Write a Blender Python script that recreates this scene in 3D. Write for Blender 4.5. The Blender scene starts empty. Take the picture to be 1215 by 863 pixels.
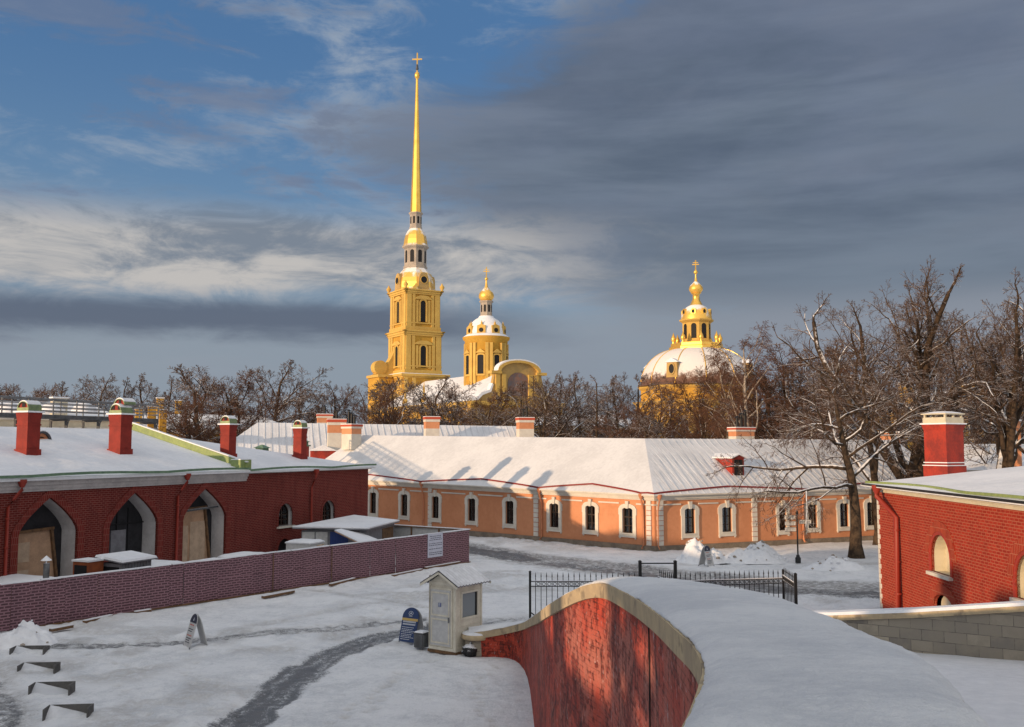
import bpy, bmesh, math, random
import numpy as np
from mathutils import Vector, Matrix, noise
from mathutils.geometry import tessellate_polygon
random.seed(7)
C = bpy.context.scene.collection
R = math.radians
# ------------------------------------------------------------------ camera
F, CX, CY, HC, TILT = 1150.0, 607.5, 431.5, 7.0, math.atan(98.5/1150)
cam = bpy.data.cameras.new('camera'); co = bpy.data.objects.new('camera', cam); C.objects.link(co)
co.location = (0, 0, HC); co.rotation_euler = (math.pi/2+TILT, 0, 0)
cam.sensor_width = 36; cam.lens = 36*F/1215; cam.clip_end = 6000; cam.clip_start = .1
bpy.context.scene.camera = co
CT, ST = math.cos(TILT), math.sin(TILT)
def ray(px, py):
    a = (px-CX)/F; b = (CY-py)/F
    return Vector((a, CT-b*ST, ST+b*CT))
def P(px, py, d):
    r = ray(px, py); return Vector((0,0,HC)) + r*(d/r.y)
def G(px, py, z=0):
    r = ray(px, py); return Vector((0,0,HC)) + r*((z-HC)/r.z)
def V(*a): return Vector(a)
# ------------------------------------------------------------------ exposure, sun
sc = bpy.context.scene
sc.view_settings.view_transform = 'Standard'; sc.view_settings.look = 'None'
sc.view_settings.exposure = 0.24; sc.view_settings.gamma = 1
SAZ, SEL = R(50), R(8.1)          # the light travels towards this azimuth (from +y to +x)
sl = bpy.data.lights.new('sun', 'SUN'); sl.energy = 3.6; sl.angle = R(.5); sl.color = (1, .70, .43)
so = bpy.data.objects.new('sun', sl); C.objects.link(so)
ldir = V(math.sin(SAZ)*math.cos(SEL), math.cos(SAZ)*math.cos(SEL), -math.sin(SEL))
so.rotation_euler = ldir.to_track_quat('-Z', 'Y').to_euler(); so.location = (-60, -50, 40)
# ------------------------------------------------------------------ node helper
class N:
    def __init__(s, nt): s.nt = nt; s.L = nt.links
    def node(s, t, **k):
        n = s.nt.nodes.new(t)
        for a, b in k.items(): setattr(n, a, b)
        return n
    def set(s, sock, v):
        if isinstance(v, bpy.types.NodeSocket): s.L.new(v, sock)
        elif v is not None:
            if isinstance(v, (tuple, list)) and len(v) == 3 and sock.type == 'RGBA': v = (*v, 1)
            sock.default_value = v
    def m(s, op, a, b=None, c=None, clamp=False):
        n = s.node('ShaderNodeMath', operation=op, use_clamp=clamp)
        s.set(n.inputs[0], a); s.set(n.inputs[1], b); s.set(n.inputs[2], c); return n.outputs[0]
    def mix(s, f, a, b, mode='MIX'):
        n = s.node('ShaderNodeMix', data_type='RGBA', blend_type=mode)
        s.set(n.inputs[0], f); s.set(n.inputs[6], a); s.set(n.inputs[7], b); return n.outputs[2]
    def sm(s, x, a, b):
        n = s.node('ShaderNodeMapRange', interpolation_type='SMOOTHSTEP')
        s.set(n.inputs[0], x); n.inputs[1].default_value = a; n.inputs[2].default_value = b; return n.outputs[0]
    def noise(s, vec, sc=1, det=4, rough=.55, dist=0):
        n = s.node('ShaderNodeTexNoise'); s.set(n.inputs['Vector'], vec)
        n.inputs['Scale'].default_value = sc; n.inputs['Detail'].default_value = det
        n.inputs['Roughness'].default_value = rough; n.inputs['Distortion'].default_value = dist
        return n.outputs[0]
    def mapv(s, vec, scale=(1,1,1), loc=(0,0,0)):
        n = s.node('ShaderNodeMapping'); s.set(n.inputs[0], vec)
        n.inputs['Scale'].default_value = scale; n.inputs['Location'].default_value = loc; return n.outputs[0]
# ------------------------------------------------------------------ world
w = bpy.data.worlds.new('World'); sc.world = w; w.use_nodes = True
w.node_tree.nodes.clear(); n = N(w.node_tree)
tc = n.node('ShaderNodeTexCoord').outputs['Generated']
sep = n.node('ShaderNodeSeparateXYZ'); n.set(sep.inputs[0], tc)
X, Y, Z = sep.outputs
az = n.m('ARCTAN2', X, Y)                     # azimuth from the view axis
el = n.m('ARCSINE', Z)
nz1 = n.noise(n.mapv(tc, (1,1,2.6)), 3.2, 7, .58, .25)
nz2 = n.noise(n.mapv(tc, (1,1,3.0), (3,1,2)), 9, 8, .66, .5)
nz3 = n.noise(n.mapv(tc, (1,1,7), (7,3,2)), 2.4, 6, .55, .2)
d1 = n.m('SUBTRACT', nz1, .5); d2 = n.m('SUBTRACT', nz2, .5); d3 = n.m('SUBTRACT', nz3, .5)
sky = n.node('ShaderNodeTexSky', sky_type='NISHITA', sun_disc=False)
sky.sun_elevation = SEL; sky.sun_rotation = SAZ + math.pi; sky.altitude = 10; sky.air_density = 1; sky.dust_density = .6; sky.ozone_density = 1.5
def u_(px): return math.atan((px-CX)/F)
def v_(py): return math.atan((530-py)/F)
# clear air, deeper blue higher up
blue = n.mix(n.sm(el, .10, .42), (1.75, 2.75, 3.8), (.72, 1.62, 3.15))
blue = n.mix(.25, blue, n.mix(1, sky.outputs[0], (.55,.8,1.2), 'MULTIPLY'))
wisp = n.sm(n.m('ADD', nz1, n.m('MULTIPLY', d2, .75)), .46, .72)
col = n.mix(n.m('MULTIPLY', wisp, .85), blue, (2.8, 3.3, 4.0))
# small dark wisps in the blue
dk = n.sm(n.m('ADD', nz3, n.m('MULTIPLY', d2, .7)), .52, .68)
col = n.mix(n.m('MULTIPLY', dk, .75), col, (1.2, 1.6, 2.5))
# the great slate cloud on the right
edge = n.m('ADD', az, n.m('MULTIPLY', n.m('ABSOLUTE', n.m('SUBTRACT', el, v_(170))), -1.75))
edge = n.m('ADD', edge, n.m('ADD', n.m('MULTIPLY', d1, .42), n.m('MULTIPLY', d2, .2)))
slate = n.sm(edge, u_(350), u_(530))
slatecol = n.mix(n.sm(nz3, .38, .62), (.80, 1.04, 1.45), (1.35, 1.66, 2.15))
slatecol = n.mix(n.m('MULTIPLY', n.sm(n.m('ADD', nz1, n.m('MULTIPLY', el, .9)), .62, .98), .5), slatecol, (1.6,1.9,2.65))
slatecol = n.mix(n.m('MULTIPLY', n.sm(el, .27, .10), .55), slatecol, (1.9,2.25,2.7))
col = n.mix(n.m('MULTIPLY', slate, .95), col, slatecol)
# pale bank of cloud left and centre
def band(c, half, soft, wob=.10):
    e2 = n.m('ADD', el, n.m('ADD', n.m('MULTIPLY', d3, wob), n.m('MULTIPLY', d2, wob*.6)))
    a = n.m('ABSOLUTE', n.m('SUBTRACT', e2, c)); return n.sm(a, half+soft, half-soft if half > soft else 0)
azn = n.m('ADD', az, n.m('MULTIPLY', d1, .35))
bank = n.m('MULTIPLY', band(v_(306), .038, .025), n.sm(azn, u_(860), u_(600)))
bankcol = n.mix(n.sm(n.m('ADD', nz2, n.m('MULTIPLY', d3, .8)), .36, .68), (1.7, 2.0, 2.45), (4.6, 4.4, 4.2))
col = n.mix(n.m('MULTIPLY', bank, .95), col, bankcol)
# low haze-grey near the horizon, with a darker bar over the left
low = n.sm(n.m('ADD', el, n.m('MULTIPLY', d3, .05)), v_(335), v_(395))
col = n.mix(n.m('MULTIPLY', low, .9), col, n.mix(n.sm(az, u_(500), u_(1000)), (2.3, 2.65, 3.1), (2.2, 2.45, 2.9)))
bar = n.m('MULTIPLY', band(v_(384), .017, .012, .045), n.sm(azn, u_(720), u_(440)))
col = n.mix(n.m('MULTIPLY', bar, .9), col, (.92, 1.15, 1.62))
# unseen sky behind the camera and overhead, brightened as fill for the shade
back = n.m('MAXIMUM', n.sm(Y, .25, -.55), n.sm(el, .62, 1.1))
bc = n.mix(n.sm(nz1, .38, .66), (4.8, 5.1, 5.6), (8.4, 8.0, 7.4))
col = n.mix(back, col, bc)
bg = n.node('ShaderNodeBackground'); n.set(bg.inputs[0], col); bg.inputs[1].default_value = .1
wo = n.node('ShaderNodeOutputWorld'); n.L.new(bg.outputs[0], wo.inputs[0])

# ------------------------------------------------------------------ materials
M = {}
def mat(name, fn=None, base=(.5,.5,.5), rough=.8, metal=0, spec=.3):
    m = bpy.data.materials.new(name); m.use_nodes = True
    n = N(m.node_tree); b = m.node_tree.nodes['Principled BSDF']
    n.set(b.inputs['Base Color'], base); b.inputs['Roughness'].default_value = rough
    b.inputs['Metallic'].default_value = metal; b.inputs['Specular IOR Level'].default_value = spec
    n.b = b; n.uv = None
    if fn: fn(n)
    M[name] = m; return m
def objc(n):
    g = n.node('ShaderNodeNewGeometry'); return g.outputs['Position'], g.outputs['Normal']
def uvc(n): return n.node('ShaderNodeTexCoord').outputs['UV']
def bump(n, h, s, d):
    b = n.node('ShaderNodeBump'); b.inputs['Strength'].default_value = s; b.inputs['Distance'].default_value = d
    n.set(b.inputs['Height'], h); n.set(n.b.inputs['Normal'], b.outputs[0])
def varied(c1, c2, scale=1.5, bs=.15, bd=.02, snow=0, uv=False):
    def f(n):
        p, nn = objc(n)
        a = n.noise(p, scale, 5, .6); b2 = n.noise(p, scale*9, 4, .6)
        k = n.m('ADD', n.m('MULTIPLY', a, .7), n.m('MULTIPLY', b2, .3))
        c = n.mix(n.sm(k, .36, .64), c1, c2)
        if snow:
            s = n.node('ShaderNodeSeparateXYZ'); n.set(s.inputs[0], nn)
            q = n.m('ADD', s.outputs[2], n.m('MULTIPLY', n.m('SUBTRACT', b2, .5), 1.0))
            c = n.mix(n.sm(q, 1-snow, 1.1-snow), c, (.78,.79,.82))
        n.set(n.b.inputs['Base Color'], c); bump(n, b2, bs, bd)
    return f
def snowf(fine=.5, c1=(.72,.735,.77), c2=(.83,.84,.87), seams=0):
    def f(n):
        p, nn = objc(n)
        a = n.noise(p, .35, 5, .6); b2 = n.noise(p, 4, 5, .65); c3 = n.noise(p, 38, 3, .6)
        c = n.mix(n.sm(n.m('ADD', n.m('MULTIPLY', a, .6), n.m('MULTIPLY', b2, .4)), .38, .62), c1, c2)
        h = n.m('ADD', n.m('MULTIPLY', b2, .5), n.m('MULTIPLY', c3, .13*fine*2))
        if seams:
            s = n.node('ShaderNodeSeparateXYZ'); n.set(s.inputs[0], uvc(n))
            t = n.m('ABSOLUTE', n.m('SUBTRACT', n.m('FRACT', n.m('MULTIPLY', s.outputs[0], 1/seams)), .5))
            t = n.sm(t, .07, .02)
            c = n.mix(n.m('MULTIPLY', t, .12), c, (.52,.50,.50))
            h = n.m('ADD', n.m('MULTIPLY', h, .3), n.m('MULTIPLY', t, .9))
        n.set(n.b.inputs['Base Color'], c); bump(n, h, .6*fine+.2, .12 if not seams else .06)
    return f
mat('snow', snowf(.6), rough=.7)
mat('snow_grey', snowf(.8, (.55,.57,.61), (.70,.715,.75)), rough=.7)
mat('snow_soft', snowf(1.1), rough=.65)
mat('snow_roof', snowf(.3), rough=.75)
def crust(n):
    p, nn = objc(n)
    a = n.noise(p, .9, 5, .6); b2 = n.noise(n.mapv(p, (1,1.8,1)), 7, 6, .7, .3); c3 = n.noise(p, 75, 3, .75); g = n.noise(p, 190, 2, .7)
    k = n.m('ADD', n.m('MULTIPLY', a, .5), n.m('ADD', n.m('MULTIPLY', b2, .25), n.m('MULTIPLY', c3, .25)))
    n.set(n.b.inputs['Base Color'], n.mix(n.sm(k, .38, .60), (.66,.68,.72), (.84,.85,.87)))
    bump(n, n.m('ADD', n.m('ADD', n.m('MULTIPLY', b2, .45), n.m('MULTIPLY', c3, .32)), n.m('MULTIPLY', g, .12)), .9, .06)
mat('snow_crust', crust, rough=.6)
mat('snow_roof_seamed', snowf(.3, (.60,.61,.64), (.72,.73,.76), seams=.62), rough=.6)
mat('snow_roof_fine', snowf(.25, (.60,.60,.61), (.71,.71,.72), seams=.55), rough=.65)
def brickf(c1, c2, mortar, bw=.26, bh=.085, ms=.012, var=.5, bs=.5, dirt=.35):
    def f(n):
        uv = uvc(n)
        b = n.node('ShaderNodeTexBrick'); n.set(b.inputs['Vector'], uv)
        b.inputs['Scale'].default_value = 1; b.inputs['Brick Width'].default_value = bw
        b.inputs['Row Height'].default_value = bh; b.inputs['Mortar Size'].default_value = ms
        b.inputs['Mortar Smooth'].default_value = .2; b.inputs['Bias'].default_value = 0
        n.set(b.inputs['Color1'], c1); n.set(b.inputs['Color2'], c2); n.set(b.inputs['Mortar'], mortar)
        p, nn = objc(n)
        a = n.noise(p, .9, 5, .65); g = n.noise(n.mapv(p, (3,3,.35)), 1.2, 4, .6)
        c = n.mix(n.m('MULTIPLY', n.sm(n.m('ADD', n.m('MULTIPLY', a, .5), n.m('MULTIPLY', g, .5)), .42, .66), dirt), b.outputs[0], (c1[0]*.35, c1[1]*.5, c1[2]*.6))
        n.set(n.b.inputs['Base Color'], c); bump(n, n.m('SUBTRACT', 1, b.outputs[1]), bs, .012)
    return f
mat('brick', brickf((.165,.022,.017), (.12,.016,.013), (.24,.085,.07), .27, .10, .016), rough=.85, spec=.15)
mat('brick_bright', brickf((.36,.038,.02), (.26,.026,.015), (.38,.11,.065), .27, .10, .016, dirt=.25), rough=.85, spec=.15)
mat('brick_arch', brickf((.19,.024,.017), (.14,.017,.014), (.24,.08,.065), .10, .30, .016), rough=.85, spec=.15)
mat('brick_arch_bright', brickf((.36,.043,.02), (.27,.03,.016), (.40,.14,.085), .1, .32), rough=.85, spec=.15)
mat('brick_print', brickf((.075,.036,.045), (.105,.046,.06), (.28,.155,.18), .30, .11, .026, bs=0, dirt=.2), rough=.5, spec=.3)
mat('stack_red', varied((.27,.028,.018), (.19,.02,.014), 2), rough=.7)
mat('red_paint', varied((.42,.045,.025), (.22,.030,.022), 1.3), rough=.6)
mat('red_dark', varied((.22,.03,.02), (.16,.022,.018), 2), rough=.6)
mat('maroon', base=(.20,.02,.018), rough=.5)
def pipef(n): pass
mat('pipe_red', base=(.27,.035,.022), rough=.45)
mat('pipe_orange', base=(.50,.20,.10), rough=.5)
mat('ochre', varied((.61,.275,.145), (.52,.22,.11), .45, .15, .01), rough=.85, spec=.15)
mat('stucco_white', varied((.66,.62,.54), (.56,.52,.46), 1.2), rough=.85, spec=.15)
mat('white_reveal', varied((.62,.60,.60), (.47,.45,.45), .8), rough=.85, spec=.15)
mat('cream', varied((.62,.56,.42), (.52,.47,.35), 2), rough=.6)
mat('booth_paint', varied((.70,.66,.55), (.56,.52,.43), 3), rough=.6)
mat('plinth', varied((.25,.20,.15), (.15,.125,.10), 1.5, .5, .03), rough=.9)
mat('cornice', varied((.50,.47,.46), (.36,.34,.34), 1.1, .4, .03), rough=.85)
mat('green_copper', varied((.17,.27,.17), (.10,.17,.11), 3), rough=.6)
mat('cap_green', varied((.24,.30,.15), (.15,.20,.11), 4, snow=.3), rough=.5, metal=.2)
mat('green_lime', varied((.27,.34,.12), (.19,.25,.10), 4), rough=.55)
mat('dark', base=(.012,.012,.014), rough=.7)
mat('darkwood', varied((.03,.03,.035), (.015,.015,.018), 2), rough=.7)
mat('plywood', varied((.52,.33,.21), (.36,.23,.15), 1.6), rough=.8)
mat('plywood_pale', varied((.56,.41,.29), (.42,.31,.22), 2.5), rough=.8)
mat('timber', varied((.20,.11,.055), (.10,.06,.035), 5), rough=.8)
mat('sash', base=(.035,.02,.015), rough=.5)
mat('iron', base=(.012,.012,.013), rough=.45)
mat('iron_snow', varied((.015,.015,.017), (.02,.02,.02), 9, .1, .01, snow=.35), rough=.5)
mat('steel', varied((.22,.23,.24), (.13,.135,.14), 3, snow=.22), rough=.5, metal=.3)
mat('steel_dark', varied((.10,.105,.115), (.05,.055,.06), 3, snow=.2), rough=.55)
mat('yellow', varied((.56,.325,.055), (.46,.25,.045), .15, .1, .02), rough=.85, spec=.15)
mat('yellow_pale', varied((.62,.41,.11), (.52,.33,.09), .3, .1, .02), rough=.85, spec=.15)
mat('yellow_grey', varied((.50,.33,.12), (.38,.26,.11), .3, .1, .02), rough=.85, spec=.15)
mat('grey_stone', varied((.42,.36,.29), (.30,.26,.22), .5), rough=.85)
mat('gold', varied((1.0,.62,.14), (.85,.5,.10), .4), rough=.32, metal=.75)
def goldsnow(lo, hi, ns=.35):
    def f(n):
        p, nn = objc(n); s = n.node('ShaderNodeSeparateXYZ'); n.set(s.inputs[0], nn)
        a = n.noise(n.mapv(p, (1,1,.5)), ns, 6, .65)
        q = n.m('ADD', s.outputs[2], n.m('MULTIPLY', n.m('SUBTRACT', a, .5), 1.8))
        k = n.sm(q, lo, hi)
        n.set(n.b.inputs['Base Color'], n.mix(k, (.95,.58,.13), (.80,.77,.74)))
        n.set(n.b.inputs['Metallic'], n.m('MULTIPLY', n.m('SUBTRACT', 1, k), .7))
        n.b.inputs['Roughness'].default_value = .42
    return f
mat('gold_snow', goldsnow(.25, .6))
mat('gold_cap', goldsnow(.5, .75, 1.2))
def domef(n):
    p, nn = objc(n); s = n.node('ShaderNodeSeparateXYZ'); n.set(s.inputs[0], p)
    a = n.noise(n.mapv(p, (1,1,1)), .8, 7, .75)
    k = n.sm(n.m('ADD', s.outputs[2], n.m('MULTIPLY', n.m('SUBTRACT', a, .5), -6)), 21.6, 23.2)
    n.set(n.b.inputs['Base Color'], n.mix(k, (.15,.08,.055), (.70,.67,.65)))
mat('dome_snow', domef, rough=.7)
mat('tin_snow', varied((.5,.5,.52), (.74,.75,.78), .5), rough=.6)
mat('red_band', base=(.45,.08,.04), rough=.7)
mat('bin_grey', base=(.10,.10,.105), rough=.5)
mat('blue_sign', base=(.03,.055,.14), rough=.45)
mat('blue', base=(.03,.06,.22), rough=.5)
mat('board_white', varied((.55,.55,.54), (.45,.45,.45), 6), rough=.5)
mat('ink_white', base=(.62,.64,.68), rough=.5)
mat('ink_dark', base=(.04,.045,.07), rough=.5)
mat('ink_red', base=(.5,.09,.05), rough=.5)
mat('ink_yellow', base=(.55,.38,.13), rough=.5)
mat('sign_cream', base=(.60,.56,.50), rough=.5)
mat('paper', varied((.56,.57,.66), (.48,.49,.58), 5), rough=.5)
mat('bag', varied((.02,.02,.022), (.03,.03,.03), 12, .6, .03, snow=.55), rough=.4)
mat('orange_box', varied((.30,.085,.03), (.22,.06,.025), 4), rough=.7)
mat('grey_sheet', varied((.22,.22,.24), (.15,.15,.165), 3), rough=.6)
mat('concrete', varied((.13,.125,.12), (.08,.078,.075), 4, .5, .02), rough=.9)
def coping(n):
    p, nn = objc(n); a = n.noise(p, 1.6, 6, .7); b = n.noise(p, 22, 4, .6); s = n.noise(n.mapv(p,(1,.7,1)), 3.5, 3, .5)
    c = n.mix(n.sm(a, .35, .65), (.52,.41,.25), (.38,.30,.20)); c = n.mix(n.m('MULTIPLY', n.sm(s, .56, .66), .6), c, (.16,.135,.105))
    n.set(n.b.inputs['Base Color'], c); bump(n, n.m('ADD', b, a), .5, .02)
mat('coping_stone', coping, rough=.9)
def ashlar(n):
    uv = uvc(n); b = n.node('ShaderNodeTexBrick'); n.set(b.inputs['Vector'], uv)
    b.inputs['Scale'].default_value = 1; b.inputs['Brick Width'].default_value = .52; b.inputs['Row Height'].default_value = .27
    b.inputs['Mortar Size'].default_value = .008; n.set(b.inputs['Color1'], (.40,.35,.27)); n.set(b.inputs['Color2'], (.17,.155,.14)); n.set(b.inputs['Mortar'], (.10,.09,.08))
    p, nn = objc(n); a = n.noise(p, 3, 6, .7)
    n.set(n.b.inputs['Base Color'], n.mix(n.sm(a, .35, .7), b.outputs[0], (.27,.24,.19))); bump(n, n.m('ADD', n.m('MULTIPLY', a, .6), n.m('SUBTRACT', 1, b.outputs[1])), .5, .02)
mat('ashlar', ashlar, rough=.85)
def plaster(n):
    p, nn = objc(n)
    sq = n.mapv(p, (1, 1.1, .9))                              # streaks run down the face
    a = n.noise(sq, 1.3, 7, .68, .6); b = n.noise(sq, 5.5, 6, .7, .4); c = n.noise(p, 30, 4, .6)
    sp_ = n.node('ShaderNodeSeparateXYZ'); n.set(sp_.inputs[0], p); cb = n.node('ShaderNodeCombineXYZ'); n.set(cb.inputs[0], sp_.outputs[1]); n.set(cb.inputs[1], sp_.outputs[2])
    br = n.node('ShaderNodeTexBrick'); n.set(br.inputs['Vector'], cb.outputs[0])
    br.inputs['Scale'].default_value = 1; br.inputs['Brick Width'].default_value = .3; br.inputs['Row Height'].default_value = .085
    br.inputs['Mortar Size'].default_value = .008
    base = n.mix(n.sm(a, .38, .62), (.52,.068,.034), (.34,.040,.024))
    s = n.node('ShaderNodeSeparateXYZ'); n.set(s.inputs[0], p)
    pinkh = n.sm(n.m('ADD', s.outputs[2], n.m('MULTIPLY', n.m('SUBTRACT', a, .5), 7)), .8, 3.6)
    base = n.mix(n.m('MULTIPLY', n.m('MULTIPLY', pinkh, n.sm(n.noise(sq, .8, 5, .6), .36, .60)), .75), base, (.44,.17,.125))    # weathered, limey upper plaster
    chip = n.sm(n.m('ADD', b, n.m('MULTIPLY', n.m('SUBTRACT', a, .5), .5)), .53, .57)
    brick = n.mix(br.outputs[1], (.24,.035,.022), (.07,.02,.016))
    base = n.mix(n.m('MULTIPLY', chip, .9), base, brick)
    base = n.mix(n.m('MULTIPLY', n.m('MULTIPLY', br.outputs[1], .6), n.sm(b, .38, .56)), base, (.10,.025,.018))
    vor = n.node('ShaderNodeTexVoronoi', feature='DISTANCE_TO_EDGE'); n.set(vor.inputs['Vector'], n.mapv(p, (1.6,1.6,.42))); vor.inputs['Scale'].default_value = 1.3
    crack = n.m('MULTIPLY', n.sm(n.m('ADD', vor.outputs[0], n.m('MULTIPLY', n.m('SUBTRACT', b, .5), .10)), .03, .008), n.sm(a, .42, .6))
    base = n.mix(n.m('MULTIPLY', crack, .85), base, (.05,.015,.012))
    sp = n.sm(n.noise(n.mapv(p, (5,5,2.4), (2,3,1)), 2.4, 5, .75), .62, .66)
    base = n.mix(n.m('MULTIPLY', sp, .7), base, (.62,.56,.56))
    n.set(n.b.inputs['Base Color'], base); n.b.inputs['Roughness'].default_value = .62
    bump(n, n.m('ADD', n.m('MULTIPLY', chip, -.8), n.m('ADD', n.m('MULTIPLY', c, .35), n.m('MULTIPLY', b, 1.2))), .9, .05)
mat('red_plaster', plaster)
def groundf(n):
    p, nn = objc(n)
    at = n.node('ShaderNodeAttribute', attribute_name='slush'); k = at.outputs['Color']
    s = n.node('ShaderNodeSeparateColor'); n.set(s.inputs[0], k)
    wet, dirt = s.outputs[0], s.outputs[1]
    a = n.noise(p, .5, 5, .65); b = n.noise(p, 3.5, 6, .7); c = n.noise(p, 16, 4, .7)
    snow = n.mix(n.sm(n.m('ADD', n.m('MULTIPLY', a, .45), n.m('ADD', n.m('MULTIPLY', b, .3), n.m('MULTIPLY', c, .25))), .38, .56), (.66,.68,.71), (.87,.88,.90))
    snow = n.mix(n.m('MULTIPLY', n.sm(n.m('ADD', n.m('MULTIPLY', b, .6), n.m('MULTIPLY', c, .4)), .60, .68), .25), snow, (.34,.31,.29))
    snow = n.mix(n.m('MULTIPLY', dirt, n.sm(b, .3, .6)), snow, (.36,.335,.31))
    asp = n.mix(n.sm(c, .35, .65), (.035,.037,.041), (.17,.175,.185))
    f = n.sm(n.m('ADD', wet, n.m('ADD', n.m('MULTIPLY', n.m('SUBTRACT', b, .5), 1.1), n.m('MULTIPLY', n.m('SUBTRACT', c, .5), 1.5))), .30, .85)
    f = n.m('MULTIPLY', n.m('MULTIPLY', f, n.sm(wet, .04, .2)), n.m('ADD', .80, n.m('MULTIPLY', n.sm(c, .35, .6), .20)))
    n.set(n.b.inputs['Base Color'], n.mix(f, snow, asp))
    n.set(n.b.inputs['Roughness'], n.m('SUBTRACT', .75, n.m('MULTIPLY', f, .35)))
    d_n = n.noise(p, 45, 3, .7)
    bump(n, n.m('ADD', n.m('MULTIPLY', b, .6), n.m('ADD', n.m('MULTIPLY', c, .45), n.m('MULTIPLY', d_n, .16))), .95, .12)
mat('ground', groundf)
def barkf(c1, c2, lo, hi, rag):
    def f(n):
        p, nn = objc(n); s = n.node('ShaderNodeSeparateXYZ'); n.set(s.inputs[0], nn)
        a = n.noise(p, 3.0, 4, .6)
        q = n.m('ADD', s.outputs[2], n.m('MULTIPLY', n.m('SUBTRACT', a, .5), rag))
        c = n.mix(n.sm(a, .35, .65), c1, c2)
        n.set(n.b.inputs['Base Color'], n.mix(n.sm(q, lo, hi), c, (.76,.76,.78)))
    return f
mat('bark', barkf((.035,.025,.019), (.085,.058,.038), .40, .65, 1.1), rough=.9, spec=.1)
mat('twig', barkf((.075,.045,.032), (.12,.075,.052), .68, .95, 1.0), rough=.9, spec=.1)
mat('twig_dry', barkf((.095,.048,.032), (.14,.075,.05), .95, 1.2, .7), rough=.9, spec=.1)
mat('birch_bark', barkf((.42,.36,.30), (.20,.16,.13), .7, .9, .8), rough=.9, spec=.1)
def glassf(n):
    gl = n.node('ShaderNodeBsdfGlossy'); gl.inputs['Roughness'].default_value = .06; gl.inputs[0].default_value = (.8,.85,.9,1)
    tr = n.node('ShaderNodeBsdfTransparent'); tr.inputs[0].default_value = (.55,.58,.6,1)
    fr = n.node('ShaderNodeFresnel'); fr.inputs[0].default_value = 1.5
    mx = n.node('ShaderNodeMixShader'); n.set(mx.inputs[0], n.m('ADD', fr.outputs[0], .07)); n.L.new(tr.outputs[0], mx.inputs[1]); n.L.new(gl.outputs[0], mx.inputs[2])
    n.L.new(mx.outputs[0], n.nt.nodes['Material Output'].inputs[0])
mat('glass', glassf)
mat('curtain', varied((.30,.29,.26), (.06,.06,.06), 1.4), rough=.9)
mat('kiosk_pane', base=(.20,.23,.25), rough=.12, spec=.6)
mat('icon_paint', varied((.25,.13,.09), (.14,.13,.14), .9), rough=.8)

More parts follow.
